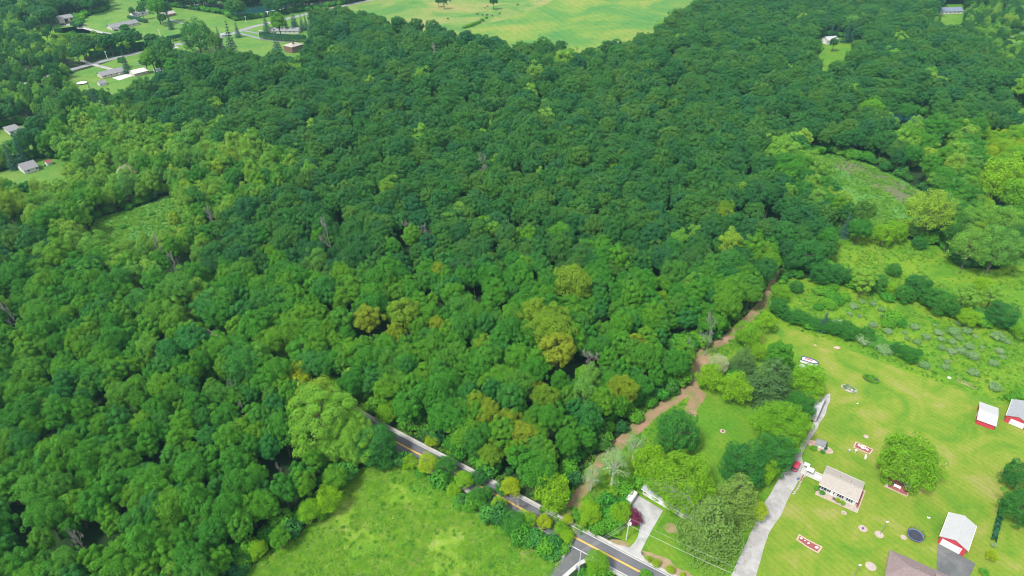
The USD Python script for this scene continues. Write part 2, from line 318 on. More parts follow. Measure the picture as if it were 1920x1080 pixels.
# ------------------------------------------------------------------ ground, fields, roads, water
LAYER = [0.0]
def poly_px(pts):
    return Polygon([tuple(P(*p)[:2]) for p in pts]).buffer(0)
def ragged(poly, amp=0.8, step=2.0, seed=0):
    """The outline of a grown edge: wandering by about amp metres."""
    def ring(r):
        L = LineString(r.coords); n = max(8, int(L.length / step)); q = np.array([L.interpolate(i / n, normalized=True).coords[0] for i in range(n)])
        d = np.c_[meshkit.fbm(np.c_[q / 6, 0 * q[:, :1]], 3, seed), meshkit.fbm(np.c_[q / 6, 0 * q[:, :1]], 3, seed + 50)] - 0.5
        return q + d * amp * 3
    return Polygon(ring(poly.exterior)).buffer(0)
def sheet(name, poly, mat, z=None, kind='structure', label=None, category=None):
    if z is None:
        LAYER[0] += 0.004; z = LAYER[0]
    v, f, k = [], [], 0
    for g in getattr(poly, 'geoms', [poly]):
        if g.is_empty or g.area < 0.01: continue
        a, b = trimesh.creation.triangulate_polygon(g, engine='earcut')
        v.append(np.c_[a, np.full(len(a), z)]); f.append(np.asarray(b) + k); k += len(a)
    m = trimesh.Trimesh(np.vstack(v), np.vstack(f), process=False)
    if m.face_normals[:, 2].mean() < 0: m.invert()
    return top(name, m, mat, label, category, None, kind)

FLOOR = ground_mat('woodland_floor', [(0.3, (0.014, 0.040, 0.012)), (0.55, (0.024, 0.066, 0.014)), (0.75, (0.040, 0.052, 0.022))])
SOFT = [(0.2, (0.8,) * 3), (0.5, (1, 1, 1)), (0.8, (1.15, 1.12, 1.05))]
ROUGH = [(0.2, (0.55,) * 3), (0.5, (1, 1, 1)), (0.8, (1.3, 1.25, 1.1))]
LAWN = ground_mat('lawn_grass', [(0.32, (0.100, 0.255, 0.018)), (0.43, (0.160, 0.290, 0.022)), (0.54, (0.225, 0.315, 0.032)), (0.66, (0.310, 0.330, 0.080))], 0.075, fine=SOFT, fine_scale=0.9, stripes=(-0.62, 1.9, 0.035))
LAWN_G = ground_mat('green_lawn_grass', [(0.30, (0.075, 0.240, 0.014)), (0.5, (0.115, 0.275, 0.016)), (0.7, (0.180, 0.305, 0.024))], 0.07, fine_scale=0.8, stripes=(-0.62, 1.8, 0.03), patch=((0.30, 0.24, 0.11), 0.05, 0.66))
MEADOW = ground_mat('meadow_grass', [(0.32, (0.080, 0.270, 0.018)), (0.43, (0.135, 0.335, 0.020)), (0.54, (0.210, 0.380, 0.026)), (0.66, (0.340, 0.410, 0.110))], 0.05, fine=ROUGH, fine_scale=1.1, bump=0.6, patch=((0.36, 0.33, 0.17), 0.06, 0.70))
SCRUB = ground_mat('scrub_grass', [(0.30, (0.080, 0.245, 0.014)), (0.48, (0.135, 0.305, 0.016)), (0.62, (0.200, 0.340, 0.018)), (0.78, (0.270, 0.310, 0.075))], 0.06, fine=ROUGH, fine_scale=0.9, bump=0.6)
WET = ground_mat('wetland_plants', [(0.3, (0.070, 0.220, 0.050)), (0.5, (0.110, 0.290, 0.050)), (0.7, (0.150, 0.330, 0.060))], 0.05, fine=ROUGH, fine_scale=0.7, bump=0.7)
WETBROWN = ground_mat('brown_reeds', [(0.3, (0.120, 0.180, 0.070)), (0.6, (0.180, 0.190, 0.105))], 0.08, fine_scale=0.8)
HAY = ground_mat('hay_field', [(0.36, (0.065, 0.235, 0.050)), (0.45, (0.110, 0.270, 0.046)), (0.54, (0.190, 0.310, 0.046)), (0.64, (0.300, 0.320, 0.070))], 0.013, fine_scale=0.25, stripes=(-0.35, 9.0, 0.04))
PASTURE = ground_mat('pasture_grass', [(0.36, (0.070, 0.230, 0.046)), (0.46, (0.125, 0.270, 0.046)), (0.55, (0.215, 0.305, 0.070)), (0.66, (0.330, 0.310, 0.100))], 0.016, fine_scale=0.3)
YARD = ground_mat('far_lawn', [(0.30, (0.080, 0.230, 0.036)), (0.5, (0.130, 0.275, 0.040)), (0.7, (0.200, 0.300, 0.056))], 0.035, fine_scale=0.4, stripes=(0.5, 3.0, 0.03))
DIRT = ground_mat('mown_strip', [(0.30, (0.100, 0.260, 0.025)), (0.43, (0.200, 0.270, 0.065)), (0.50, (0.330, 0.240, 0.130)), (0.62, (0.420, 0.265, 0.170)), (0.75, (0.490, 0.350, 0.240))], 0.13, fine=[(0.25, (0.6,) * 3), (0.5, (1, 1, 1)), (0.8, (1.25, 1.2, 1.15))], fine_scale=1.8)
BARE = ground_mat('bare_soil', [(0.36, (0.16, 0.27, 0.04)), (0.45, (0.33, 0.27, 0.13)), (0.6, (0.42, 0.32, 0.20)), (0.75, (0.36, 0.33, 0.15))], 0.2, fine_scale=1.5)
ASPHALT = ground_mat('asphalt', [(0.3, (0.150, 0.152, 0.170)), (0.6, (0.190, 0.192, 0.212)), (0.8, (0.220, 0.222, 0.240))], 0.12, fine=[(0.2, (0.85,) * 3), (0.8, (1.1,) * 3)], fine_scale=3.0, bump=0.05)
ASPHALT2 = ground_mat('worn_asphalt', [(0.3, (0.125, 0.13, 0.14)), (0.5, (0.17, 0.175, 0.18)), (0.75, (0.25, 0.25, 0.25))], 0.22, fine=[(0.2, (0.8,) * 3), (0.8, (1.15,) * 3)], fine_scale=2.0, bump=0.05)
GRAVEL = ground_mat('gravel', [(0.3, (0.33, 0.315, 0.30)), (0.5, (0.44, 0.425, 0.415)), (0.68, (0.54, 0.53, 0.52))], 0.25, fine=[(0.2, (0.75,) * 3), (0.5, (1, 1, 1)), (0.8, (1.2,) * 3)], fine_scale=2.5)
CONCRETE = ground_mat('concrete', [(0.3, (0.36, 0.36, 0.36)), (0.5, (0.50, 0.50, 0.49)), (0.7, (0.60, 0.60, 0.59))], 0.22, fine=[(0.2, (0.88,) * 3), (0.8, (1.08,) * 3)], fine_scale=1.2, bump=0.03)
LIGHTCON = plain('pale_concrete', (0.50, 0.49, 0.47), 0.8, noise=0.1, scale=0.6)
YPAINT = plain('yellow_paint', (1.0, 0.60, 0.02), 0.6, noise=0.12, scale=2)
WPAINT = plain('white_paint', (0.78, 0.78, 0.77), 0.6, noise=0.12, scale=2)
WATER = usdkit.material(stage, MP('pond_water'), {'g': ('geometry', {}), 'n': ('noise_texture', {'scale': 0.8, 'detail': 3.0}), 'b': ('bump', {'strength': 0.06, 'distance': 0.1}), 'p': ('principled_bsdf', {'base_color': (0.008, 0.035, 0.036), 'roughness': 0.06, 'ior': 1.33})},
                        [('g.position', 'n.vector'), ('n.fac', 'b.height'), ('b.normal', 'p.normal')], surface='p.BSDF')

sheet('ground', sbox(-2600, -600, 2600, 3600), FLOOR, 0.0)
def px_line(pts): return np.array([P(*p)[:2] for p in pts])
def spline(q, step=3.0):
    from scipy.interpolate import CubicSpline
    s = np.r_[0, np.cumsum(np.linalg.norm(np.diff(q, axis=0), axis=1))]; c = CubicSpline(s, q)
    return LineString(c(np.arange(0, s[-1], step)))
road_px = [(1330, 1140), (1205, 1075), (1077.5, 1007.5), (989, 960), (952.5, 940), (855, 887.5), (792.5, 855), (741, 827.5), (620, 760), (505, 702), (345, 612), (200, 533), (70, 462), (-60, 400)]
ROAD = spline(px_line(road_px))
far_road_px = [(40, 160), (132, 131), (200, 113), (265, 97.5), (345, 81), (420, 68), (455, 56), (500, 44), (560, 30), (640, 12), (700, -1), (800, -22)]
FROAD = spline(px_line(far_road_px), 6.0)

MEADOW_P = poly_px([(455, 1082), (500, 1040), (560, 1005), (610, 965), (640, 915), (680, 878), (740, 866), (790, 892), (850, 935), (900, 965), (960, 1000), (1000, 1030), (1056, 1042), (1020, 1090), (980, 1160), (900, 1330), (250, 1330), (380, 1160)])
YARD_P = poly_px([(1430, 560), (1480, 520), (1560, 525), (1640, 540), (1800, 580), (1920, 620), (2080, 660), (2300, 1330), (1180, 1330), (1215, 1080), (1170, 1015), (1060, 960), (1075, 905), (1130, 850), (1190, 800), (1250, 762), (1300, 735), (1300, 690), (1320, 660), (1380, 615)])
LAWN_P = poly_px([(1438, 606), (1500, 622), (1560, 644), (1700, 698), (1745, 712), (1830, 742), (1905, 768), (2080, 830), (2300, 1330), (1340, 1330), (1372, 1080), (1455, 900), (1525, 770), (1545, 735), (1540, 690), (1480, 650), (1425, 625)])
MIDLAWN_P = poly_px([(1300, 735), (1330, 725), (1400, 745), (1470, 745), (1500, 790), (1480, 860), (1440, 940), (1400, 1020), (1373, 1080), (1230, 1080), (1207, 1040), (1225, 1000), (1250, 960), (1240, 900), (1260, 850), (1290, 800), (1310, 765)])
SCRUB_P = poly_px([(1440, 600), (1475, 535), (1560, 520), (1640, 535), (1700, 560), (1800, 600), (1920, 635), (2080, 690), (2080, 820), (1900, 765), (1740, 708), (1560, 642)])
PAST_P = poly_px([(1552, 432), (1620, 440), (1690, 448), (1760, 462), (1800, 500), (1870, 505), (1920, 470), (2080, 440), (2080, 700), (1920, 636), (1800, 600), (1700, 562), (1640, 537), (1560, 522), (1545, 480)])
WET_P = poly_px([(1500, 292), (1560, 290), (1620, 305), (1690, 335), (1750, 376), (1715, 440), (1640, 446), (1585, 425), (1530, 365)])
POND_P = poly_px([(1636, 226), (1660, 214), (1712, 213), (1738, 224), (1742, 262), (1690, 275), (1640, 262)])
BARN_P = poly_px([(1520, 78), (1545, 68), (1590, 72), (1608, 92), (1596, 120), (1575, 165), (1530, 160), (1516, 110)])
HOUSE_P = poly_px([(1752, 22), (1762, 8), (1806, 8), (1812, 30), (1795, 68), (1757, 72)])
PAST_FAR = poly_px([(575, 22), (700, -2), (830, -40), (1340, -60), (1308, 28), (1245, 72), (1165, 112), (1110, 122), (1040, 122), (985, 118), (900, 100), (850, 88), (760, 78), (690, 60), (640, 48), (600, 45)])
HAY_P = poly_px([(868, 54), (950, 36), (1025, 8), (1100, -40), (1340, -60), (1308, 28), (1245, 72), (1165, 112), (1110, 122), (1040, 122), (985, 118), (900, 100)])
TL_P = poly_px([(148, 62), (160, 32), (205, 18), (188, -50), (300, -50), (262, 10), (330, 14), (420, 28), (440, 40), (520, 30), (575, 20), (600, 48), (590, 78), (598, 120), (560, 140), (530, 136), (470, 128), (400, 138), (345, 138), (300, 90), (215, 68)])
SCRUBTL_P = poly_px([(75, 55), (150, 50), (270, 84), (168, 104), (150, 118), (95, 100), (60, 78)])
HYARD_P = poly_px([(128, 140), (265, 96), (300, 104), (336, 132), (326, 168), (266, 196), (242, 226), (195, 206), (148, 190), (120, 166)])
LH1_P = poly_px([(-40, 262), (8, 238), (60, 233), (108, 220), (112, 246), (66, 275), (40, 300), (-40, 312)])
LH2_P = poly_px([(-40, 335), (30, 312), (70, 296), (125, 300), (150, 350), (100, 378), (30, 372), (-40, 372)])
LCLEAR_P = poly_px([(160, 446), (182, 410), (240, 396), (330, 362), (345, 400), (330, 450), (260, 490), (160, 505)])
RC1_P = poly_px([(1872, 66), (1990, 60), (1990, 125), (1900, 112), (1885, 90)])
RC2_P = poly_px([(1885, 205), (1990, 195), (1990, 262), (1890, 250)])
TR_P = poly_px([(1895, -20), (1990, -20), (1990, 30), (1905, 14)])
GAP_P = poly_px([(330, 510), (372, 500), (385, 545), (350, 570), (325, 550)])
TOPL_P = poly_px([(360, -40), (470, -40), (430, 8), (372, 6)])
POOL_P = poly_px([(408, 22), (440, 17), (500, 11), (538, 9), (543, 12), (508, 20), (502, 25), (494, 31), (468, 35), (436, 31)])

BARN2_P = poly_px([(98, 50), (110, 34), (128, 24), (150, 24), (158, 46), (150, 64), (104, 62)])
for nm, pl, mt, amp in (('far_pasture', PAST_FAR, PASTURE, 1.5), ('hay_field', HAY_P, HAY, 0.6), ('far_lawn', TL_P, YARD, 1.5), ('barn_yard', BARN2_P, YARD, 0.8), ('scrub_ground', SCRUBTL_P, SCRUB, 2), ('house_lawn', HYARD_P, YARD, 1.2), ('house_lawn', LH1_P, YARD, 1.2), ('house_lawn', LH2_P, YARD, 1.2),
                        ('clearing', LCLEAR_P, WET, 1.5), ('clearing', GAP_P, MEADOW, 1), ('wetland', WET_P, WET, 1.5), ('wetland', poly_px([(1512, 292), (1565, 294), (1640, 318), (1745, 372), (1715, 392), (1650, 356), (1580, 320)]), WETBROWN, 2.5), ('barn_lawn', BARN_P, LAWN_G, 1.2), ('house_lawn', HOUSE_P, LAWN_G, 1),
                        ('right_clearing', RC1_P, LAWN_G, 1.5), ('right_clearing', RC2_P, LAWN_G, 1.5), ('right_clearing', TR_P, PASTURE, 1.5), ('far_lawn', TOPL_P, YARD, 1),
                        ('meadow', MEADOW_P, MEADOW, 1.0), ('yard_ground', YARD_P, SCRUB, 0.6), ('pasture', PAST_P, SCRUB, 0.8), ('scrub_field', SCRUB_P, SCRUB, 0.8), ('lawn', LAWN_P, LAWN, 0.25), ('lawn', MIDLAWN_P, LAWN_G, 0.3)):
    sheet(nm, ragged(pl, amp), mt, {'hay_field': 0.008, 'pasture': 0.008, 'scrub_field': 0.012, 'lawn': 0.016 if mt is LAWN else 0.020}.get(nm, 0.008 if mt is WETBROWN else 0.004))
LAYER[0] = 0.020
strip = LineString(px_line([(1462, 505), (1445, 540), (1420, 580), (1385, 615), (1340, 650), (1308, 675), (1300, 725), (1262, 752), (1222, 778), (1185, 810), (1150, 840), (1115, 885), (1088, 925), (1070, 955)])).buffer(2.1)
STRIP = unary_union([strip, poly_px([(1300, 720), (1322, 740), (1302, 782), (1282, 775)]), poly_px([(1290, 660), (1345, 640), (1330, 680), (1300, 700)]), poly_px([(1040, 950), (1085, 930), (1105, 965), (1060, 985)])])
sheet('mown_strip', ragged(STRIP, 0.9), DIRT)
for pl in ([(1244, 985), (1262, 982), (1268, 996), (1250, 998)], [(1145, 1008), (1178, 1022), (1172, 1030), (1138, 1016)], [(1202, 1034), (1250, 1052), (1330, 1096), (1320, 1104), (1240, 1066), (1200, 1046)],
           [(1040, 1010), (1075, 1018), (1062, 1030), (1035, 1022)], [(520, 432), (545, 428), (548, 440), (528, 444)], [(372, 100), (395, 100), (400, 112), (378, 114)], [(228, 172), (246, 168), (246, 178), (226, 180)],
           [(1800, 712), (1828, 724), (1826, 729), (1796, 716)], [(1440, 742), (1470, 748), (1462, 770), (1436, 765)], [(980, 1035), (1005, 1032), (1012, 1050), (985, 1055)], [(765, 1042), (798, 1040), (795, 1056), (768, 1054)], [(1500, 680), (1510, 690), (1500, 700)]):
    sheet('bare_patch', ragged(poly_px(pl).buffer(-0.3).buffer(0.8), 0.9, 0.8, int(pl[0][0])), BARE, 0.028)

# roads
LAYER[0] = 0.028
sheet('road_shoulder', ROAD.buffer(4.5, cap_style=2), plain('road_shoulder', (0.46, 0.44, 0.41), 0.9, noise=0.25, scale=0.7))
side = poly_px([(1070, 1021), (1066, 1031), (1053.7, 1050), (1036, 1066), (1025, 1080), (985, 1130), (1012, 1142), (1052, 1082), (1065, 1070), (1085, 1053), (1102, 1045), (1122, 1047)])
kerb_side = side.buffer(1.15, join_style=1)
sheet('road_gutter', kerb_side.difference(ROAD.buffer(4.4)), LIGHTCON)
sheet('side_road', unary_union([side, poly_px([(1070, 1018), (1122, 1047), (1128, 1040), (1080, 1012)])]), ASPHALT2)
sheet('road', ROAD.buffer(3.45, cap_style=2), ASPHALT)
def offset_strip(line, off, w):
    c = line.parallel_offset(abs(off), 'left' if off > 0 else 'right') if off else line
    return c.buffer(w / 2, cap_style=2)
zpaint = LAYER[0] + 0.004
sheet('road_marking', unary_union([offset_strip(ROAD, 0.16, 0.17), offset_strip(ROAD, -0.16, 0.17)]), YPAINT, zpaint)
sheet('road_marking', unary_union([offset_strip(ROAD, 3.1, 0.18), offset_strip(ROAD, -3.1, 0.18)]), WPAINT, zpaint)
LAYER[0] = zpaint
LAYER[0] = 0.028
sheet('far_road', FROAD.buffer(3.6, cap_style=2), plain('old_asphalt', (0.24, 0.24, 0.26), 0.9, noise=0.12, scale=0.1))
for pts, w in (([(160, 53), (185, 60), (215, 65), (245, 66), (272, 72), (300, 80), (330, 89)], 2.6), ([(122, 47), (150, 44), (152, 52)], 4.0), ([(154, 114), (168, 119), (190, 125), (218, 132)], 2.2), ([(232, 61), (240, 68)], 6.0)):
    sheet('driveway', LineString(px_line(pts)).buffer(w), GRAVEL)
for pts in ([(455, 57), (480, 62), (492, 64)], [(448, 62), (490, 73), (520, 77), (545, 78)], [(316, 36), (340, 43), (360, 48)], [(330, 14), (400, 4), (470, -4)]):
    sheet('driveway', LineString(px_line(pts)).buffer(1.8), plain('far_asphalt_drive', (0.20, 0.22, 0.25), 0.9) if LAYER[0] < 9 and 'fad' not in USED and not USED.update(fad=1) else MP('far_asphalt_drive'))
sheet('gravel_drive', ragged(poly_px([(1330, 1160), (1372, 1080), (1395, 1030), (1430, 950), (1467, 885), (1484, 862), (1515, 815), (1530, 778), (1546, 742), (1557, 737), (1558, 752), (1546, 780), (1527, 810), (1516, 829), (1502, 856), (1508, 872), (1522, 882), (1512, 894), (1497, 900), (1487, 917), (1465, 960), (1440, 1002), (1418, 1080), (1390, 1160)]), 0.35, 1.0), GRAVEL, 0.030)
sheet('concrete_drive', poly_px([(1195.5, 928), (1243.7, 957), (1223, 992.6), (1209.6, 1017.8), (1201, 1036), (1212, 1052), (1180, 1038), (1158, 1021), (1180, 1026.7), (1190, 1017), (1196.3, 1006), (1200, 988), (1195, 967.4), (1183, 954), (1186.7, 939)]), CONCRETE, 0.036)
sheet('asphalt_pad', poly_px([(1757, 1022), (1761, 1020), (1806, 1043), (1829, 1057), (1818, 1082), (1796, 1125), (1752, 1110), (1756, 1072)]), ASPHALT2, 0.030)
sheet('patio', poly_px([(209.9, 145.8), (242.7, 137), (255.8, 140.3), (223, 150.7)]), LIGHTCON, 0.030)
sheet('pond', ragged(POND_P, 1.0), WATER, 0.030)
sheet('pond', ragged(POOL_P, 1.5, 6), WATER, 0.030)
sheet('bare_yard', poly_px([(565, 8), (600, 2), (640, -4), (630, 2), (590, 9)]), plain('grey_soil', (0.30, 0.28, 0.28), 0.9, noise=0.2, scale=0.1), 0.040)
GZ[0] = 0.024

# ------------------------------------------------------------------ where the woods stand
CLEAR = unary_union([MEADOW_P, YARD_P, PAST_P, WET_P, POND_P.buffer(1), BARN_P, HOUSE_P, PAST_FAR, TL_P, SCRUBTL_P, HYARD_P, LH1_P, LH2_P, LCLEAR_P, RC1_P, RC2_P, TR_P, GAP_P, TOPL_P, POOL_P.buffer(5), BARN2_P, poly_px([(1015, 1045), (1066, 1010), (1120, 1000), (1340, 1110), (1330, 1300), (900, 1300)]), STRIP.buffer(1.0), ROAD.intersection(sbox(-52, 0, 400, 400)).buffer(5.5), ROAD.buffer(3.9), FROAD.buffer(7)])
LIGHT_P = poly_px([(-200, 330), (60, 300), (170, 215), (330, 260), (480, 285), (560, 320), (560, 370), (440, 420), (400, 480), (380, 560), (330, 590), (200, 520), (60, 460), (-200, 420)])
LIGHT2_P = poly_px([(1430, 300), (1510, 292), (1640, 420), (1560, 430), (1500, 400), (1440, 360)])
LIGHT3_P = poly_px([(1620, 285), (1760, 270), (2080, 230), (2080, 470), (1900, 470), (1760, 460), (1640, 445), (1720, 400), (1745, 370), (1690, 320)])
LIGHT4_P = poly_px([(-100, 20), (120, 60), (160, 150), (190, 200), (100, 230), (-100, 210)])
RIGHTFAR_P = poly_px([(1700, 60), (1990, -20), (1990, 200), (1860, 140), (1800, 90)])
LOWER_P = poly_px([(-300, 560), (60, 480), (345, 620), (740, 840), (600, 1000), (300, 1330), (-600, 1330)])
def woodland(manual):
    from shapely.prepared import prep
    r = np.random.default_rng(11)
    clear, light, light2, light3, light4, rfar, lower = map(prep, (CLEAR, LIGHT_P, LIGHT2_P, LIGHT3_P, LIGHT4_P, RIGHTFAR_P, LOWER_P))
    man = np.array(manual); out = []; hidden_road = prep(ROAD.intersection(sbox(-1000, 0, -56, 1000)).buffer(11))
    S = 6.6; rows = 0
    y = 60.0
    while y < 1150:
        x0 = (rows % 2) * S / 2
        for x in np.arange(-1000 + x0, 1000, S):
            q = np.array([x, y]) + r.normal(0, S * 0.17, 2); jit = r.uniform(0, 1, 6)
            p3 = (q[0], q[1], 10.0)
            if depth_at(p3) < 60: continue
            u, v = to_px(p3); d = depth_at(p3)
            mar = 160 if v > 300 else 90
            if not (-mar < u < 1920 + mar and -75 < v < 1080 + 190): continue
            pt = Point(q)
            if clear.contains(pt): continue
            dd = np.hypot(*(man[:, :2] - q).T) - man[:, 2] * 0.70
            if dd.min() < 2.2: continue
            far = d > 330
            hue = float(meshkit.fbm(np.array([[q[0] / 45, q[1] / 45, 3.1]]), 3)[0]) + 0.10 * (jit[0] - 0.5)
            sp = 'dark' if v < 520 else 'near'
            if 440 < v < 640 and jit[5] < (v - 440) / 200: sp = 'near'
            if 440 < v <= 520 and sp == 'dark' and jit[5] < 0.2: sp = 'near'
            s = 0.50 + 0.32 * jit[1]
            if light.contains(pt):
                sp = 'pale' if jit[2] < 0.64 else 'lime' if jit[2] < 0.75 else 'yellow' if jit[2] < 0.775 else 'near'
                if sp != 'near': s *= 0.92
            elif light2.contains(pt) or light3.contains(pt):
                sp = 'pale' if jit[2] < 0.45 else 'lime' if jit[2] < 0.50 else 'near'
                if light3.contains(pt) and u > 1840 and v < 400: sp = 'lime' if jit[2] < 0.75 else 'yellow'
            elif light4.contains(pt):
                sp = 'pale' if jit[2] < 0.35 else sp; s *= 0.66
            elif rfar.contains(pt):
                sp = 'pale' if jit[2] < 0.3 else 'dark'; s *= 0.62
            elif hue > 0.715 and v > 380 and u > 560 and not lower.contains(pt):
                sp = 'olive'
            elif jit[2] < 0.012: sp = 'lime'
            elif jit[2] < 0.035: sp = 'pale'
            elif jit[2] < 0.05 and v > 380 and u > 560 and not lower.contains(pt): sp = 'olive'
            if lower.contains(pt): s *= 0.95
            grow = float(np.interp(d, [230, 320, 420, 600], [1.0, 1.15, 1.35, 1.6]))
            if light.contains(pt) or light4.contains(pt) or rfar.contains(pt): grow = 1 + (grow - 1) * 0.4
            if r.uniform() > grow ** -1.5: continue
            s *= grow
            if jit[5] > 0.955: continue
            if hidden_road.contains(pt): s *= 1.3
            out.append((sp, q[0], q[1], s, jit[3] * 6.283, d, u, v, bool(lower.contains(pt)), bool(light.contains(pt)), jit[4]))
        y += S * 0.866; rows += 1
    return out
def build_woodland():
    trees = sorted(woodland(MANUAL), key=lambda t: t[5])
    kinds = {'dark': ('broadleaf_tree', 300), 'near': ('broadleaf_tree', 300), 'olive': ('olive_green_tree', 120), 'pale': ('pale_green_tree', 220), 'lime': ('lime_green_tree', 70), 'yellow': ('yellow_green_tree', 40)}
    count, rest = {}, []
    for t in trees:
        sp, x, y, s, rot, d, u, v, lower, light, j = t
        name, most = kinds[sp]
        if -20 < u < 1940 and -10 < v < 1110 and count.get(name, 0) < most:
            count[name] = count.get(name, 0) + 1
            if sp in ('dark', 'near'):
                g = ('dense wood below the road, left of the tall meadow', 'leafy green broadleaf tree in the dense wood below the road, left of the tall meadow') if lower else ('front of the large wood above the road', 'leafy green broadleaf tree at the front of the large wood between road and mown strip')
            elif sp == 'pale':
                g = ('pale trees along the wooded left-hand valley', 'pale green loose-crowned tree in the mixed wood around the small left-hand clearing') if light else ('pale trees scattered in the dark woods', 'pale green tree standing among the darker trees of the woods')
            elif sp == 'olive': g = ('olive trees in the large wood', 'olive-brown tinted broadleaf tree among the green trees of the large wood')
            elif sp == 'lime': g = ('lime green trees in the woods', 'small bright lime green tree lit up among darker woodland trees')
            else: g = ('yellow-green trees in the left wood', 'yellow-green bushy tree among the pale trees of the left-hand wood')
            instance(sp, (x, y, 0), s, rot, name, g[1], 'tree', g[0], k=int(j * 97), sz=(0.45 * s + 0.36) * (0.95 + 0.45 * ((j * 31) % 1)))
        else: rest.append(t)
    pi = UsdGeom.PointInstancer.Define(stage, '/World/woodland')
    tag(pi.GetPrim(), 'dark green far woodland stretching up to the fields and houses', 'woodland', None, 'stuff')
    names, targets = {}, []
    def proto(path):
        if path not in names:
            p = f'/World/woodland/{["tree"][0]}_{len(names):03d}'; x = UsdGeom.Xform.Define(stage, p); x.GetPrim().GetReferences().AddInternalReference(path); names[path] = len(names); targets.append(p)
        return names[path]
    idx, pos, sc, ori = [], [], [], []
    for sp, x, y, s, rot, d, u, v, lower, light, j in rest:
        key = sp + '_far' if d > 330 and sp + '_far' in PROTO else sp
        o = PROTO[key]; idx.append(proto(o[int(j * 97) % len(o)][0])); pos.append((x, y, 0)); sc.append((s, s, (0.45 * s + 0.36) * (0.95 + 0.45 * ((j * 31) % 1)))); ori.append(Gf.Quath(math.cos(rot / 2), 0, 0, math.sin(rot / 2)))
    pi.CreatePrototypesRel().SetTargets(targets)
    pi.CreateProtoIndicesAttr(Vt.IntArray(idx)); pi.CreatePositionsAttr(Vt.Vec3fArray.FromNumpy(np.array(pos, np.float32)))
    pi.CreateScalesAttr(Vt.Vec3fArray.FromNumpy(np.array(sc, np.float32))); pi.CreateOrientationsAttr(Vt.QuathArray(ori))
    print('woodland trees', len(trees), 'of them one by one', count, 'rest', len(rest))
# ------------------------------------------------------------------ buildings
ROOF_TAN = plain('tan_grey_shingles', (0.36, 0.325, 0.29), 0.9, noise=0.16, scale=2.2)
ROOF_GREY = plain('grey_shingles', (0.21, 0.21, 0.225), 0.9, noise=0.14, scale=1.2)
ROOF_MAUVE = plain('mauve_brown_shingles', (0.22, 0.165, 0.165), 0.9, noise=0.16, scale=1.6)
ROOF_BLUE = plain('blue_grey_roof', (0.15, 0.19, 0.27), 0.8, noise=0.1, scale=0.6)
ROOF_RED = plain('red_roof', (0.30, 0.08, 0.07), 0.8, noise=0.15, scale=1)
METAL_W = plain('white_metal_roof', (0.43, 0.435, 0.44), 0.45, noise=0.05, scale=0.6)
METAL_G = plain('grey_metal_roof', (0.30, 0.32, 0.34), 0.45, noise=0.08, scale=0.6)
WALL_W = plain('white_siding', (0.62, 0.61, 0.59), 0.7, noise=0.04, scale=0.8)
WALL_T = plain('tan_siding', (0.52, 0.47, 0.40), 0.8, noise=0.06, scale=0.8)
WALL_R = plain('red_siding', (0.55, 0.05, 0.075), 0.6, noise=0.1, scale=0.9)
WALL_B = plain('brown_brick', (0.20, 0.10, 0.08), 0.9, noise=0.2, scale=2)
TRIM = plain('white_trim', (0.80, 0.80, 0.79), 0.6)
DOOR_W = plain('white_door', (0.80, 0.80, 0.79), 0.5, noise=0.03, scale=1)
DARKGLASS = plain('window_glass', (0.05, 0.06, 0.08), 0.08, spec=0.8)
SHUTTER = plain('dark_shutters', (0.06, 0.05, 0.06), 0.6)
DARKIN = plain('dark_interior', (0.02, 0.022, 0.03), 0.9)
RUST = plain('rust_stain', (0.35, 0.25, 0.19), 0.9, noise=0.4, scale=3)

def fit_rect(pts, z):
    """Centre, rotation, length along x and width of a roof whose corners A B (back) C D (front), left to right, the photograph shows."""
    A, B, C, D = [P(x, y, z)[:2] for x, y in pts]
    ux = (B - A) + (C - D); ux /= np.linalg.norm(ux); uy = np.array([-ux[1], ux[0]])
    L = (np.linalg.norm(B - A) + np.linalg.norm(C - D)) / 2; W = (abs((A - D) @ uy) + abs((B - C) @ uy)) / 2
    return (A + B + C + D) / 4, math.atan2(ux[1], ux[0]), L, W
def gable_walls(L, W, eave, ridge):
    prof = Polygon([(-W / 2, 0), (W / 2, 0), (W / 2, eave), (0, ridge), (-W / 2, eave)])
    m = trimesh.creation.extrude_polygon(prof, L, engine='earcut')       # y, z, x
    m.apply_transform(np.array([[0, 0, 1, -L / 2], [1, 0, 0, 0], [0, 1, 0, 0], [0, 0, 0, 1.0]])); return m
def gable_roof(L, W, eave, ridge, over, th=0.16, off=0.0):
    """Two slopes meeting at the ridge, with overhang all round."""
    k = (ridge - eave) / (W / 2); e = W / 2 + over
    prof = Polygon([(-e, eave - k * over), (0, ridge), (e, eave - k * over), (e, eave - k * over + th), (0, ridge + th), (-e, eave - k * over + th)])
    m = trimesh.creation.extrude_polygon(prof, L + 2 * over, engine='earcut')
    m.apply_transform(np.array([[0, 0, 1, -L / 2 - over], [1, 0, 0, 0], [0, 1, 0, 0.012], [0, 0, 0, 1.0]])); return m
def hip_roof(L, W, eave, ridge, over, th=0.16, inset=None):
    i = inset if inset is not None else (W / 2 + over); a, b = L / 2 + over, W / 2 + over
    q = [(-a, -b, eave), (a, -b, eave), (a, b, eave), (-a, b, eave), (-a, -b, eave + th), (a, -b, eave + th), (a, b, eave + th), (-a, b, eave + th), (-a + i, 0, ridge + th), (a - i, 0, ridge + th)]
    return trimesh.Trimesh(q).convex_hull if False else trimesh.convex.convex_hull(np.array(q, float))
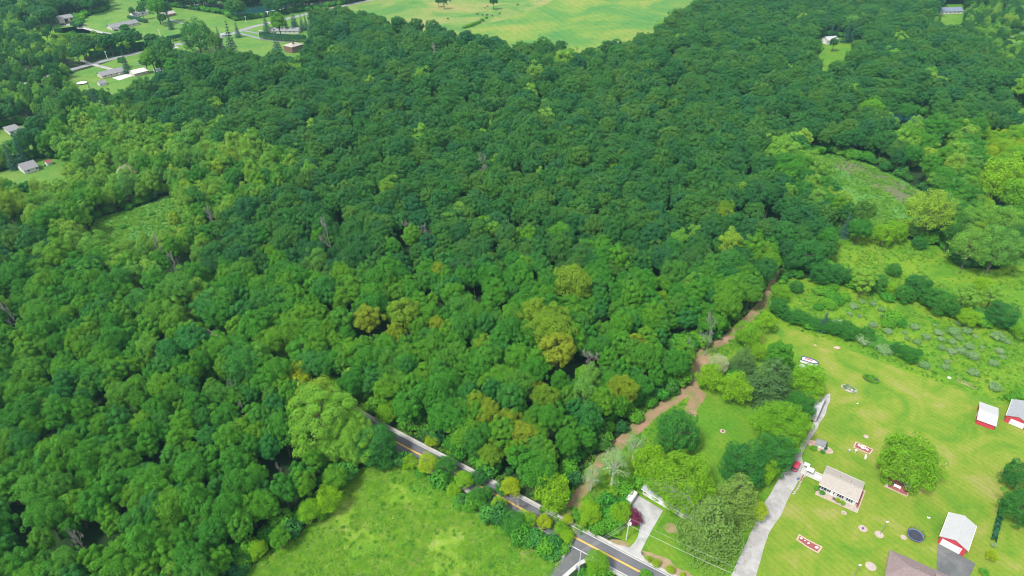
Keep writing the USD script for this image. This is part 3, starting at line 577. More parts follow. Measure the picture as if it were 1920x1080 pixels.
def wall_frame(side, L, W):
    """Origin, along, outward of a wall, in the house's own axes."""
    return {'front': (np.array([-L / 2, -W / 2, 0]), np.array([1, 0, 0]), np.array([0, -1, 0])), 'back': (np.array([L / 2, W / 2, 0]), np.array([-1, 0, 0]), np.array([0, 1, 0])),
            'left': (np.array([-L / 2, W / 2, 0]), np.array([0, -1, 0]), np.array([-1, 0, 0])), 'right': (np.array([L / 2, -W / 2, 0]), np.array([0, 1, 0]), np.array([1, 0, 0]))}[side]
def plate(side, L, W, u, z, w, h, d0, d1):
    o, a, n = wall_frame(side, L, W); c = o + a * u
    q = np.array([c + a * s * w / 2 + n * d + np.array([0, 0, zz]) for s in (-1, 1) for d in (d0, d1) for zz in (z, z + h)])
    return trimesh.convex.convex_hull(q)
def building(name, label, centre, rot, L, W, eave, ridge, roof_mat, wall_mat, openings=(), hip=False, over=0.45, ribs=0.0, chimney=None, vents=(), category='house', roof_label=None, group=None):
    h = thing(name, label, category, (centre[0], centre[1], 0), rot, group=group)
    if hip:
        part(h, 'wall', bx(-L / 2, L / 2, -W / 2, W / 2, 0, eave), wall_mat); rf = part(h, 'roof', hip_roof(L, W, eave + 0.004, ridge, over), roof_mat)
    else:
        part(h, 'wall', gable_walls(L, W, eave, ridge), wall_mat); rf = part(h, 'roof', gable_roof(L, W, eave, ridge, over), roof_mat)
    if ribs and not hip:
        k = (ridge - eave) / (W / 2); rb = []
        for x in np.arange(-L / 2 - over + 0.1, L / 2 + over, ribs):
            for s in (-1, 1):
                e = W / 2 + over; y0, z0, y1, z1 = s * (e - 0.02), eave - k * over, 0, ridge
                q = np.array([(x + dx, y, z + 0.172 + dz) for dx in (-0.03, 0.03) for y, z in ((y0, z0), (y1, z1)) for dz in (0.002, 0.045)])
                rb.append(trimesh.convex.convex_hull(q))
        stage.GetPrimAtPath(part(rf, 'roof_rib', cat(*rb), roof_mat)).SetCustomDataByKey('kind', 'stuff')
    if not hip:
        k = (ridge - eave) / (W / 2); e = W / 2 + over
        part(rf, 'ridge_cap', bx(-L / 2 - over, L / 2 + over, -0.14, 0.14, ridge + 0.165, ridge + 0.20), roof_mat)
    if not hip and eave > 1.5:
        for s in (-1, 1):
            part(h, 'gutter', bx(-L / 2 - over, L / 2 + over, *(sorted((s * (W / 2 + over + 0.004), s * (W / 2 + over + 0.12)))), eave - (ridge - eave) / (W / 2) * over, eave - (ridge - eave) / (W / 2) * over + 0.13), TRIM)
    if chimney:
        x, y, w, z = chimney[:4]; part(rf, 'chimney', cat(bx(x - w / 2, x + w / 2, y - w / 2, y + w / 2, eave, z), bx(x - w / 2 - .08, x + w / 2 + .08, y - w / 2 - .08, y + w / 2 + .08, z, z + 0.12)), chimney[4])
    for x, y, z in vents:
        part(rf, 'roof_vent', cyl(0.14, z - 0.3, z + 0.35, x, y, 10), RUST)
    for side, u, z, w, hh, kind in openings:
        if kind == 'window':
            f = part(h, 'window', plate(side, L, W, u, z, w + 0.16, hh + 0.16, 0.0, 0.05), TRIM); part(f, 'pane', plate(side, L, W, u, z + 0.08, w, hh, 0.03, 0.065), DARKGLASS)
        elif kind == 'shuttered':
            f = part(h, 'window', plate(side, L, W, u, z, w + 0.1, hh + 0.1, 0.0, 0.05), TRIM); part(f, 'pane', plate(side, L, W, u, z + 0.05, w * 0.9, hh, 0.03, 0.065), DARKGLASS)
            for s in (-1, 1): part(f, 'shutter', plate(side, L, W, u + s * (w / 2 + 0.32), z, 0.46, hh + 0.1, 0.003, 0.06), SHUTTER)
        elif kind == 'door':
            d = part(h, 'door', plate(side, L, W, u, z, w, hh, 0.0, 0.06), DOOR_W); part(d, 'handle', plate(side, L, W, u + w * .38, z + 1.0, 0.06, 0.15, 0.05, 0.12), SHUTTER)
        elif kind == 'garage':
            d = part(h, 'garage_door', plate(side, L, W, u, z, w, hh, 0.0, 0.05), DOOR_W)
            for i in range(4): part(d, 'door_panel', plate(side, L, W, u, z + 0.06 + i * hh / 4, w - 0.12, hh / 4 - 0.08, 0.03, 0.075), DOOR_W)
        elif kind == 'opening':
            part(h, 'doorway', plate(side, L, W, u, z, w, hh, 0.0, 0.03), DARKIN, label='open dark doorway')
            part(h, 'door_frame', cat(plate(side, L, W, u - w / 2 - .1, z, 0.2, hh + .2, 0.0, .06), plate(side, L, W, u + w / 2 + .1, z, 0.2, hh + .2, 0.0, .06)), TRIM)
    return h
def line_building(name, label, a, b, W, eave, ridge, roof_mat, wall_mat, **kw):
    """A building whose front wall stands on the ground from pixel a to pixel b."""
    A, B = P(*a)[:2], P(*b)[:2]; ux = (B - A) / np.linalg.norm(B - A); uy = np.array([-ux[1], ux[0]]); L = np.linalg.norm(B - A)
    return building(name, label, (A + B) / 2 + uy * W / 2, math.atan2(ux[1], ux[0]), L, W, eave, ridge, roof_mat, wall_mat, **kw)

# the white ranch house beside the gravel drive
c, rot, L, W = fit_rect([(1551, 874.5), (1625.5, 905.5), (1605, 941), (1534.5, 906)], 2.9)
HL, HW = L - 0.9, W - 0.9; HROT, HC = rot, c
building('ranch_house', 'white ranch house with tan shingle roof and shuttered windows beside the gravel drive', c, rot, HL, HW, 2.85, 4.15, ROOF_TAN, WALL_W,
         openings=[('front', HL * 0.075, 1.0, 0.7, 1.0, 'shuttered'), ('front', HL * 0.155, 1.15, 0.9, 0.7, 'window'), ('front', HL * 0.235, 1.0, 0.6, 1.0, 'shuttered'), ('front', HL * 0.345, 0.1, 0.95, 2.05, 'door'), ('front', HL * 0.40, 0.9, 0.35, 1.2, 'window'), ('front', HL * 0.58, 1.0, 0.75, 1.0, 'shuttered'), ('front', HL * 0.83, 1.0, 0.75, 1.0, 'shuttered'),
                   ('right', HW * 0.4, 1.0, 0.9, 1.0, 'window'), ('left', HW * 0.5, 0.1, 0.95, 2.05, 'door')], vents=[(-1.0, 1.5, 4.0), (2.2, 1.3, 4.0)], chimney=None)
# the red garage with the white metal roof
c, rot, L, W = fit_rect([(1761.4, 1007.4), (1778.9, 962), (1831.7, 984.7), (1815.8, 1031.4)], 3.3)
GL, GW = L - 0.6, W - 0.6; GROT, GC = rot, c
building('red_garage', 'red garage with white ribbed metal roof and one wide white door facing the asphalt pad', c, rot, GL, GW, 3.3, 4.75, METAL_W, WALL_R,
         openings=[('left', GW * 0.47, 0.05, 5.2, 2.6, 'garage'), ('front', GL * 0.5, 1.2, 0.9, 0.8, 'window')], over=0.3, ribs=0.75, category='garage')
# the mauve-roofed hip house cut by the lower edge
TL, LB, RT = P(1668, 1031, 2.7)[:2], P(1648, 1074, 2.7)[:2], P(1757.8, 1071, 2.7)[:2]
ux = (RT - TL) / np.linalg.norm(RT - TL); uy = np.array([-ux[1], ux[0]]); W = abs((TL - LB) @ uy); L = 24.0
building('hip_house', 'low house with mauve-brown hip roof and square chimney at the lower edge', TL + ux * L / 2 - uy * W / 2, math.atan2(ux[1], ux[0]), L - 0.9, W - 0.9, 2.7, 4.9, ROOF_MAUVE, WALL_W, hip=True,
         openings=[('front', 3, 0.9, 1.2, 1.1, 'window'), ('front', 7, 0.9, 1.2, 1.1, 'window'), ('back', 6.0, 0.1, 0.9, 2.0, 'door'), ('back', 9.0, 0.9, 1.2, 1.0, 'window')], chimney=(0.2, 0.6, 1.5, 5.4, ROOF_MAUVE), vents=[(-5.2, 0.8, 4.6), (-4.5, 1.3, 4.4), (-4.9, 0.1, 4.9), (-2.6, 0.5, 4.8)], over=0.45)
# red sheds on the right
c, rot, L, W = fit_rect([(1840.7, 754.7), (1876.4, 768.1), (1863.9, 797.3), (1826.9, 784.8)], 2.3)
building('red_shed', 'low red shed with rust-spotted white metal roof on the lawn', c, rot, L - 0.5, W - 0.5, 2.25, 3.1, METAL_W, WALL_R, openings=[('left', W * 0.5, 0.05, 0.9, 1.8, 'door')], over=0.25, ribs=0.8, category='shed')
SHEDC, SHEDROT = c, rot
FL, RF, BL = P(1886.6, 779.3, 3.0)[:2], P(1911, 783, 4.3)[:2], P(1897.7, 748.7, 3.0)[:2]
FR = 2 * RF - FL; ux = (BL - FL) / np.linalg.norm(BL - FL); L = np.linalg.norm(BL - FL); W = np.linalg.norm(FR - FL)
building('red_garage', 'red garage with grey metal roof and white door at the right edge', (FL + FR) / 2 + ux * L / 2, math.atan2(ux[1], ux[0]), L - 0.5, W - 0.5, 3.0, 4.3, METAL_G, WALL_R, openings=[('left', W * 0.52, 0.05, W * 0.62, 2.3, 'garage')], over=0.25, ribs=0.8, category='garage')
# the house under the trees behind the concrete drive
Q0, Q1 = P(1197, 925, 2.6)[:2], P(1345, 905, 3.0)[:2]
a, b = P(1196, 928)[:2], P(1244, 957)[:2]; ux = (b - a) / np.linalg.norm(b - a); uy = np.array([-ux[1], ux[0]])
building('hidden_house', 'house with pale blue-grey roof almost hidden under the maple and pine crowns', a + ux * 13.5 + uy * 6.2, math.atan2(ux[1], ux[0]), 25, 10, 2.7, 4.4, METAL_G, WALL_W, openings=[('front', 4.5, 0.05, 4.6, 2.2, 'garage'), ('front', 10, 0.1, 0.95, 2.0, 'door')], over=0.5)
top('white_trailer', move(cat(bx(-2.2, 2.2, -1.0, 1.0, 0.5, 2.4), bx(2.2, 3.4, -.05, .05, .5, .6), cyl(.33, 0, .66, 0, 0, 14).apply_transform(trimesh.transformations.rotation_matrix(math.pi / 2, [1, 0, 0], [0, 0, .33])).apply_translation([0, 0, 0])), (*P(1183, 938)[:2], 0), 0.95), WALL_W, 'small white box trailer beside the concrete drive, under the trees', 'trailer')

# far buildings
WIN = lambda n, L, w=1.2, h=1.1, z=1.0: [('front', L * (i + 0.5) / n, z, w, h, 'window') for i in range(n)]
line_building('pole_barn', 'tan pole barn with grey roof and two tall open doors', (113, 45), (140, 40.5), 11, 5.0, 7.2, ROOF_GREY, WALL_T, openings=[('front', 7.0, 0, 3.8, 4.0, 'opening'), ('front', 13.0, 0, 3.8, 4.0, 'opening')], category='barn')
line_building('far_house', 'long grey-roofed ranch house with white front above the pale driveway', (211, 57.3), (261, 46.5), 10, 2.9, 5.2, ROOF_GREY, WALL_T, openings=WIN(6, 32) + [('front', 3.5, 0, 4.8, 2.3, 'garage')])
line_building('far_house', 'small grey-roofed house with white gable among trees at the far lawn', (253, 32.5), (279, 26.5), 9, 2.9, 5.4, ROOF_GREY, WALL_W, openings=WIN(4, 16))
line_building('far_house', 'brown-walled low house right of the small gabled house', (305, 34), (330, 28.5), 9, 2.8, 4.8, ROOF_TAN, WALL_B, openings=WIN(4, 15))
line_building('far_house', 'grey-roofed tan house with a white patio beside the road', (193, 148), (235, 138), 10, 2.8, 4.6, ROOF_GREY, WALL_T, openings=WIN(4, 20) + [('front', 14, 0, 1.8, 2.0, 'door')])
line_building('pale_garage', 'wide garage with pale cream roof right of the white patio', (253, 144), (279, 138), 10, 2.6, 4.4, plain('cream_roof', (0.66, 0.66, 0.58), 0.7, noise=0.05), WALL_T, category='garage', openings=[('right', 5, 0, 3, 2.2, 'garage')])
line_building('garden_shed', 'small grey-roofed garden shed below the house with the patio', (188, 162), (201, 159), 5, 2.2, 3.6, ROOF_GREY, WALL_W, category='shed', openings=[('front', 3.0, 0, 1.0, 1.9, 'door')], over=0.2)
line_building('far_house', 'grey hip-roofed house with pale gable on the left-hand lawn', (20.7, 254.4), (43, 248.6), 12, 2.9, 5.0, ROOF_GREY, WALL_W, hip=True, openings=WIN(3, 10))
line_building('carport', 'small cream lean-to beside the hip-roofed house on the left lawn', (44, 249), (52, 247), 4, 2.2, 2.9, WALL_T, WALL_T, category='carport', over=0.2)
line_building('far_house', 'white house with slate grey roof half hidden by trees at the left edge', (48, 327), (74, 319), 10, 2.9, 5.4, ROOF_GREY, WALL_W, openings=WIN(3, 14) + [('right', 3, 1.0, 1.3, 1.4, 'window'), ('right', 6, 1.0, 1.3, 1.4, 'window')])
line_building('garden_shed', 'tiny white shed with red roof on the left-hand lawn', (90, 311), (99, 308), 3, 2.0, 3.0, ROOF_RED, WALL_W, category='shed', openings=[('left', 1.5, 0, 1.0, 1.7, 'door')], over=0.2)
line_building('two_storey_house', 'two-storey brown house with pale hip roof and brick chimney behind a cone tree', (549, 100), (570, 94), 12, 5.4, 7.8, ROOF_TAN, WALL_B, hip=True, openings=WIN(4, 11) + WIN(4, 11, 1.1, 1.1, 3.4), chimney=(-1.5, -2, 1.2, 8.6, WALL_B))
line_building('far_house', 'grey-roofed ranch house behind the tall clipped hedge', (506, 63), (560, 63), 10, 2.8, 5.0, ROOF_GREY, WALL_W, openings=WIN(6, 28))
line_building('garden_shed', 'pale low shed between the road and the dark cone trees', (416, 70), (431, 68), 6, 2.2, 3.2, METAL_G, WALL_W, category='shed')
line_building('white_barn', 'white metal barn with open side door at the edge of the wood clearing', (1550, 84), (1569, 82.5), 9, 4.2, 6.6, METAL_W, WALL_W, openings=[('front', 5.5, 0, 2.2, 2.6, 'opening'), ('left', 4.5, 0, 3, 3, 'garage')], category='barn', ribs=1.0)
line_building('far_house', 'white house with blue-grey roof in the upper right clearing', (1762, 27), (1804, 26), 11, 3.4, 6.2, ROOF_BLUE, WALL_W, openings=WIN(5, 25) + [('front', 6, 0, 1.2, 2.1, 'door')])
line_building('farmhouse', 'dark-roofed farm building among bushes at the top edge', (823, 4), (842, 3), 9, 3.0, 5.5, ROOF_GREY, WALL_W, openings=WIN(3, 12))
line_building('garden_shed', 'small white shed between trees beside the far pasture', (660, 49), (669, 48), 5, 2.6, 3.8, METAL_W, WALL_W, category='shed')
line_building('far_house', 'pale house behind trees at the top left edge', (68, 6), (85, 3), 9, 3.0, 5.2, METAL_G, WALL_W, openings=WIN(3, 12))
line_building('far_house', 'grey roof of a house showing through trees near the left edge', (6, 62), (29, 58), 10, 4.2, 7.0, ROOF_GREY, WALL_T)
line_building('boathouse', 'long white-roofed boathouse beside the far pond', (541, 22), (566, 19), 6, 2.4, 3.4, METAL_W, WALL_W, category='boathouse', over=0.2)
top('dock', sheet and cat(*[move(bx(-0.5 * l, 0.5 * l, -1.0, 1.0, 0.15, 0.5), (*((P(*a)[:2] + P(*b)[:2]) / 2), 0), math.atan2(*(P(*b)[:2] - P(*a)[:2])[::-1])) for a, b in (((498, 23), (556, 13.5)), ((500, 30), (501, 23))) for l in [np.linalg.norm(P(*b)[:2] - P(*a)[:2])]]), LIGHTCON, 'long white dock along the far pond', 'dock')

# ------------------------------------------------------------------ garden things
EDGE = plain('pale_edging_stone', (0.46, 0.35, 0.26), 0.9, noise=0.25, scale=2)
MULCH = plain('red_mulch', (0.26, 0.075, 0.07), 0.95, noise=0.25, scale=4)
STONE = plain('pale_stone', (0.40, 0.35, 0.32), 0.9, noise=0.3, scale=3)
BRICKRED = plain('red_paving', (0.33, 0.10, 0.085), 0.85, noise=0.2, scale=3)
WHITE = plain('white_plastic', (0.82, 0.82, 0.82), 0.4)
BLUEPAD = plain('blue_pad', (0.12, 0.17, 0.42), 0.6)
BLACKMAT = plain('black_mat', (0.03, 0.034, 0.05), 0.7)
STEEL = plain('grey_steel', (0.45, 0.46, 0.48), 0.4, metallic=0.6)
WOOD = plain('weathered_pole', (0.42, 0.38, 0.34), 0.9, noise=0.2, scale=2)
GREYTARP = plain('grey_cover', (0.25, 0.26, 0.30), 0.7, noise=0.15, scale=2)
def ring(r0, r1, z0, z1, n=28, x=0, y=0):
    m = trimesh.creation.annulus(r_min=r0, r_max=r1, height=z1 - z0, sections=n); m.apply_translation([x, y, (z0 + z1) / 2]); return m
def tree_ring(px, py, r, label, centre=None):
    t = thing('stone_ring', label, 'flower bed', (*P(px, py)[:2], 0))
    n = max(10, int(2 * math.pi * r / 0.42))
    for i in range(n):
        a = i * 2 * math.pi / n
        part(t, 'edging_stone', move(bx(-0.19, 0.19, -0.13, 0.13, 0, 0.16), (r * math.cos(a), r * math.sin(a), 0), a + math.pi / 2), EDGE)
    part(t, 'gravel_fill', cyl(r - 0.1, 0.0, 0.09, n=24), STONE)
    if centre: part(t, 'plant_pot', cyl(0.32, 0.09, 0.5, 0, 0, 12), centre)
    return t
tree_ring(1617.5, 991.5, 1.15, 'round pale stone bed with a purple pot on the lawn left of the lamp post', plain('purple_pot', (0.16, 0.08, 0.20), 0.6))
tree_ring(1648, 1002.5, 1.15, 'round pale stone bed at the foot of the tall lamp post')
tree_ring(1632.5, 1062.5, 1.35, 'round pale stone bed left of the mauve hip roof')
tree_ring(1355, 809, 0.85, 'round fire pit ring alone on the mown lawn behind the maple', plain('fire_pit_ash', (0.20, 0.10, 0.08), 0.9))
tree_ring(1623.8, 819, 0.75, 'small round stone bed above the ornamented mulch bed')
tree_ring(1582, 962, 0.7, 'small grey stone ring on the lawn below the white ranch house', STONE)
tree_ring(1694, 1008, 0.75, 'small faded stone patch left of the trampoline')
def bed_rect(name, label, pts, fill, edge=EDGE, edge_w=0.45, z=0.12):
    """A rectangular bed: a frame of edging stones and a fill."""
    q = [P(*p)[:2] for p in pts]; c = sum(q) / len(q)
    t = thing(name, label, 'garden bed', (c[0], c[1], 0))
    pl = Polygon([tuple(p - c) for p in q]).buffer(0.01)
    inner = pl.buffer(-edge_w)
    fr = trimesh.creation.extrude_polygon(pl.difference(inner), z, engine='earcut'); part(t, 'edging', fr, edge)
    part(t, 'mulch', trimesh.creation.extrude_polygon(inner, z * 0.6, engine='earcut'), fill)
    return t, c
t, c = bed_rect('ornament_bed', 'red mulch bed with white ornaments and a pale stone border on the lawn', [(1604, 828), (1638, 843), (1631, 852.5), (1599.5, 839)], MULCH)
ctr = P(1618.3, 839)[:2] - c
part(t, 'ornament', ring(0.55, 0.85, 0.07, 0.2, 20, *ctr), WHITE); part(t, 'ornament', cyl(0.3, 0.07, 0.22, *ctr, 14), WHITE)
for px, py in ((1610.5, 835.5), (1626, 843.5)):
    o = P(px, py)[:2] - c; part(t, 'ornament', ring(0.22, 0.42, 0.07, 0.18, 16, *o), WHITE)
for px, py in ((1613.8, 837), (1622.5, 841.5)):
    o = P(px, py)[:2] - c; part(t, 'ornament', bx(o[0] - .2, o[0] + .2, o[1] - .15, o[1] + .15, 0.07, 0.17), WHITE)
t, c = bed_rect('mulch_bed', 'long red mulch bed with pale stones on the lower lawn near the gravel drive', [(1492.5, 1012), (1498, 1001.5), (1513, 1011), (1542.5, 1026), (1534, 1038), (1512, 1026)], MULCH)
for px, py, s in ((1502, 1010, .35), (1516, 1019, .3), (1531, 1027, .45), (1509, 1014, .25)):
    o = P(px, py)[:2] - c; st = trimesh.creation.icosphere(1, s); st.apply_scale([1.3, .8, .5]); st.apply_translation([o[0], o[1], .15]); part(t, 'white_rock', st, WHITE)
# plantings round the ranch house
R2 = lambda a: np.array([[math.cos(a), -math.sin(a)], [math.sin(a), math.cos(a)]])
def at_house(x, y): return HC + R2(HROT) @ np.array([x, y])
t = thing('house_bed', 'gravel and mulch beds with pale edging around the front of the ranch house', 'garden bed', (*HC, 0), HROT)
o = Polygon([(-HL / 2 - 0.4, -HW / 2 - 0.05), (-HL / 2 - 0.4, -HW / 2 - 2.6), (HL / 2 + 1.4, -HW / 2 - 2.2), (HL / 2 + 1.6, HW / 2), (HL / 2 + 0.05, HW / 2), (HL / 2 + 0.05, -HW / 2 - 0.05)])
part(t, 'edging', trimesh.creation.extrude_polygon(o.difference(o.buffer(-0.35)), 0.12, engine='earcut'), EDGE)
part(t, 'gravel_fill', trimesh.creation.extrude_polygon(o.buffer(-0.35), 0.07, engine='earcut'), STONE)
part(t, 'mulch', bx(HL / 2 + 0.5, HL / 2 + 1.15, -HW / 2, HW / 2 - 0.6, 0.07, 0.14), MULCH)
part(t, 'doorstep', bx(-HL * 0.20, -HL * 0.10, -HW / 2 - 1.9, -HW / 2 - 0.15, 0.07, 0.19), EDGE)
part(t, 'mulch', bx(-HL * 0.08, HL * 0.12, -HW / 2 - 1.4, -HW / 2 - 0.3, 0.07, 0.13), plain('dark_mulch', (0.12, 0.09, 0.10), 0.9, noise=0.3, scale=3))
# concrete terrace with white things between the house and the drive
t = thing('terrace', 'pale concrete terrace with white railed ramp between the red car and the ranch house', 'terrace', (*P(1525, 888)[:2], 0), HROT)
part(t, 'slab', bx(-3.6, 5.2, -2.3, 1.3, 0.0, 0.1), LIGHTCON)
part(t, 'ramp', trimesh.convex.convex_hull(np.array([(0.8, -1.2, .1), (4.9, -1.2, .1), (4.9, -1.2, .5), (0.8, 0, .1), (4.9, 0, .1), (4.9, 0, .5)])), WHITE)
for y in (-1.25, 0.05): part(t, 'railing', cat(bx(0.8, 4.9, y - .03, y + .03, 1.05, 1.12), *[cyl(.03, 0.1, 1.1, x, y, 6) for x in (0.8, 2.1, 3.5, 4.9)]), WHITE)
for i, (x, y, w, d) in enumerate(((-2.7, 0.6, 1.8, 1.5), (-1.2, -0.9, 2.2, 1.9))):
    q = thing('white_canopy', ['small white canopy nearest the red car on the terrace', 'larger white canopy in the middle of the terrace'][i], 'canopy', (*(P(1525, 888)[:2] + R2(HROT) @ np.array([x, y])), 0.1), HROT)
    part(q, 'canopy_top', trimesh.convex.convex_hull(np.array([(-w / 2, -d / 2, 2.0), (w / 2, -d / 2, 2.0), (w / 2, d / 2, 2.0), (-w / 2, d / 2, 2.0), (0, 0, 2.5), (-w / 2, -d / 2, 1.85), (w / 2, d / 2, 1.85), (w / 2, -d / 2, 1.85), (-w / 2, d / 2, 1.85)])), plain('pale_blue_canvas', (0.70, 0.77, 0.80), 0.7) if i == 0 else MP('pale_blue_canvas'))
    for sx in (-1, 1):
        for sy in (-1, 1): part(q, 'leg', cyl(0.04, 0, 1.9, sx * (w / 2 - .1), sy * (d / 2 - .1), 6), WHITE)
bed_rect('drive_bed', 'narrow red mulch strip between the terrace and the gravel drive', [(1505.5, 889), (1508.5, 891), (1502, 904), (1498, 902)], MULCH, edge_w=0.15)
bin_ = thing('garbage_bin', 'blue wheeled bin beside the gravel drive below the red car', 'bin', (*P(1496, 898.5)[:2], 0), HROT)
part(bin_, 'body', bx(-.3, .3, -.35, .35, 0.05, 1.0), plain('blue_bin', (0.10, 0.17, 0.34), 0.5)); part(bin_, 'lid', bx(-.33, .33, -.38, .38, 1.0, 1.08), GREYTARP)
for i, (px, py) in enumerate(((1501, 904), (1499, 908), (1497.5, 912), (1495.5, 916), (1493, 919.5), (1490.5, 923), (1488, 926))):
    m = trimesh.creation.icosphere(1, 0.36); m.vertices *= 1 + 0.3 * (meshkit.noise(m.vertices * 3 + i)[:, None] - .5); m.apply_scale([1.3, 0.9, 0.6]); m.apply_translation([*P(px, py)[:2], 0.15])
    top('edging_rock', m, STONE, 'pale rock in the short row edging the lawn beside the gravel drive', 'rock', 'rocks along the gravel drive')
# playhouse on its oval bed
c0 = P(1537, 838)[:2]
t = thing('oval_bed', 'oval garden bed with pale stone border around the small grey playhouse', 'garden bed', (*c0, 0), HROT)
ov = shapely.affinity.scale(Point(0, 0).buffer(1.0, 24), 4.4, 2.0) if hasattr(shapely, 'affinity') else Point(0, 0).buffer(3)
part(t, 'edging', trimesh.creation.extrude_polygon(ov.difference(ov.buffer(-0.5)), 0.12, engine='earcut'), EDGE)
part(t, 'gravel_fill', trimesh.creation.extrude_polygon(ov.buffer(-0.5), 0.08, engine='earcut'), plain('red_gravel', (0.40, 0.27, 0.24), 0.9, noise=0.3, scale=3))
building('playhouse', 'small pale playhouse with grey roof standing in the oval bed', P(1537, 836)[:2], HROT + 0.1, 2.9, 2.3, 1.5, 2.7, ROOF_GREY, plain('pale_green_siding', (0.60, 0.66, 0.58), 0.7), openings=[('front', 1.45, 0.1, 0.7, 1.3, 'door')], over=0.2, category='playhouse')
# deck with its furniture under the maple
dk = [(1668, 893.3), (1706.9, 911.8), (1698, 929), (1657.8, 911.8)]
c, rot, L, W = fit_rect(dk, 0.1)
t = thing('brick_patio', 'red brick patio with low pale wall under the big round maple', 'patio', (*c, 0), rot)
part(t, 'paving_base', bx(-L / 2, L / 2, -W / 2, W / 2, 0, 0.10), MULCH)
nx, ny = int(L / 0.9), int(W / 0.9)
for i in range(nx):
    for j in range(ny):
        x0, y0 = -L / 2 + i * L / nx, -W / 2 + j * W / ny
        part(t, 'paver', bx(x0 + .02, x0 + L / nx - .02, y0 + .02, y0 + W / ny - .02, 0.10, 0.13 + 0.008 * ((i * 7 + j * 3) % 3)), [BRICKRED, MULCH][(i * 5 + j * 3) % 4 == 0])
part(t, 'low_wall', cat(bx(-L / 2 - .2, L / 2 + .2, -W / 2 - .25, -W / 2, 0, 0.45), bx(-L / 2 - .2, -L / 2, -W / 2, W / 2, 0, 0.45), bx(L / 2, L / 2 + .2, -W / 2, W / 2, 0, 0.45)), EDGE)
def furn(name, label, cat_, px, py, rot=0, z=0.13): return thing(name, label, cat_, (*P(px, py)[:2], z), rot)
b = furn('garden_bench', 'white bench on the red brick patio', 'bench', 1681, 915, rot)
part(b, 'seat', bx(-1.0, 1.0, -0.3, 0.25, 0.40, 0.47), WHITE); part(b, 'backrest', bx(-1.0, 1.0, 0.25, 0.32, 0.45, 0.95), WHITE)
for sx in (-.85, .85): part(b, 'leg', bx(sx - .05, sx + .05, -.25, .25, 0, .40), WHITE)
b = furn('wooden_bench', 'dark slatted bench along the left of the brick patio', 'bench', 1672, 908, rot)
part(b, 'seat', bx(-1.2, 1.2, -.22, .22, .42, .48), SHUTTER)
for sx in (-1, 1): part(b, 'leg', bx(sx - .05, sx + .05, -.2, .2, 0, .42), SHUTTER)
b = furn('patio_table', 'round pale table on the brick patio under the maple branches', 'table', 1686.5, 903.5)
part(b, 'table_top', cyl(.55, .70, .75, n=20), plain('pale_table', (.55, .66, .62), .5)); part(b, 'pedestal', cyl(.07, 0, .70), STEEL)
b = furn('grill', 'grill under a crumpled grey cover at the right of the brick patio', 'grill', 1699.5, 911.5, rot)
m = trimesh.creation.icosphere(2, 1.0); m.apply_scale([1.0, .75, .8]); m.vertices *= 1 + .25 * (meshkit.noise(m.vertices * 2.5)[:, None] - .5); m.apply_translation([0, 0, .72]); part(b, 'cover', m, GREYTARP, smooth=True); part(b, 'shelf', bx(-.5, 1.2, -1.0, -.6, .6, .66), WHITE)
b = furn('flower_ring', 'white ringed planter at the left corner of the brick patio', 'planter', 1662, 910.8); part(b, 'rim', ring(.30, .48, 0, .3), WHITE); part(b, 'soil', cyl(.31, 0, .2), MULCH)
b = furn('white_bench', 'slanting white bench on the lawn below the ornamented bed', 'bench', 1622.3, 858, 1.05, 0); part(b, 'seat', bx(-1.0, 1.0, -.25, .25, .42, .48), WHITE)
for sx in (-.8, .8): part(b, 'leg', bx(sx - .05, sx + .05, -.2, .2, 0, .42), WHITE)
b = furn('garden_post', 'short white post lantern left of the slanting bench', 'lantern', 1603, 849, 0, 0); part(b, 'post', cyl(.10, 0, 1.0), WHITE); part(b, 'lantern_head', bx(-.3, .3, -.3, .3, 1.0, 1.5), WHITE)
b = furn('blue_bucket', 'small pale blue barrel left of the white post lantern', 'barrel', 1592, 846, 0, 0); part(b, 'barrel', cyl(.28, 0, .7), plain('pale_blue_plastic', (.25, .5, .6), .5)); part(b, 'rim', ring(.27, .31, .66, .74), WHITE)
# trampoline
def trampoline(px, py, r, label, pad=BLUEPAD, mat=BLACKMAT, net=True, name='trampoline'):
    t = thing(name, label, 'trampoline', (*P(px, py)[:2], 0))
    part(t, 'mat', cyl(r - 0.25, 0.86, 0.89, n=40), mat); part(t, 'pad', ring(r - 0.28, r, 0.88, 0.95, 40), pad)
    for i in range(6):
        a = i * math.pi / 3 + 0.3; x, y = (r - .05) * math.cos(a), (r - .05) * math.sin(a)
        part(t, 'leg', cyl(.03, 0, .88, x, y, 6), STEEL)
        if net: part(t, 'net_pole', cyl(.03, .88, 2.6, x * 1.03, y * 1.03, 6), BLACKMAT)
    if net:
        w = []
        for i in range(56):
            a = i * 2 * math.pi / 56; w.append(tube([(r * math.cos(a), r * math.sin(a), .95), (r * math.cos(a), r * math.sin(a), 2.5)], .010, 3))
        for z in np.arange(1.1, 2.55, 0.2): w.append(tube([(r * math.cos(a), r * math.sin(a), z) for a in np.linspace(0, 2 * math.pi, 40)], .010, 3))
        part(t, 'net', cat(*w), BLACKMAT)
trampoline(1714.5, 1007, 2.25, 'round trampoline with blue pad and black net on the lawn beside the garage')
trampoline(154, 157, 4.0, 'white round trampoline with dark net posts beside the far house with patio', WHITE, WHITE)
t = thing('pool', 'round white-rimmed pool under the far trees right of the pale garage', 'pool', (*P(299, 133)[:2], 0)); part(t, 'rim', ring(4.0, 5.0, 0, 1.2, 30), WHITE); part(t, 'water', cyl(4.05, 0, .95, n=30), WATER)
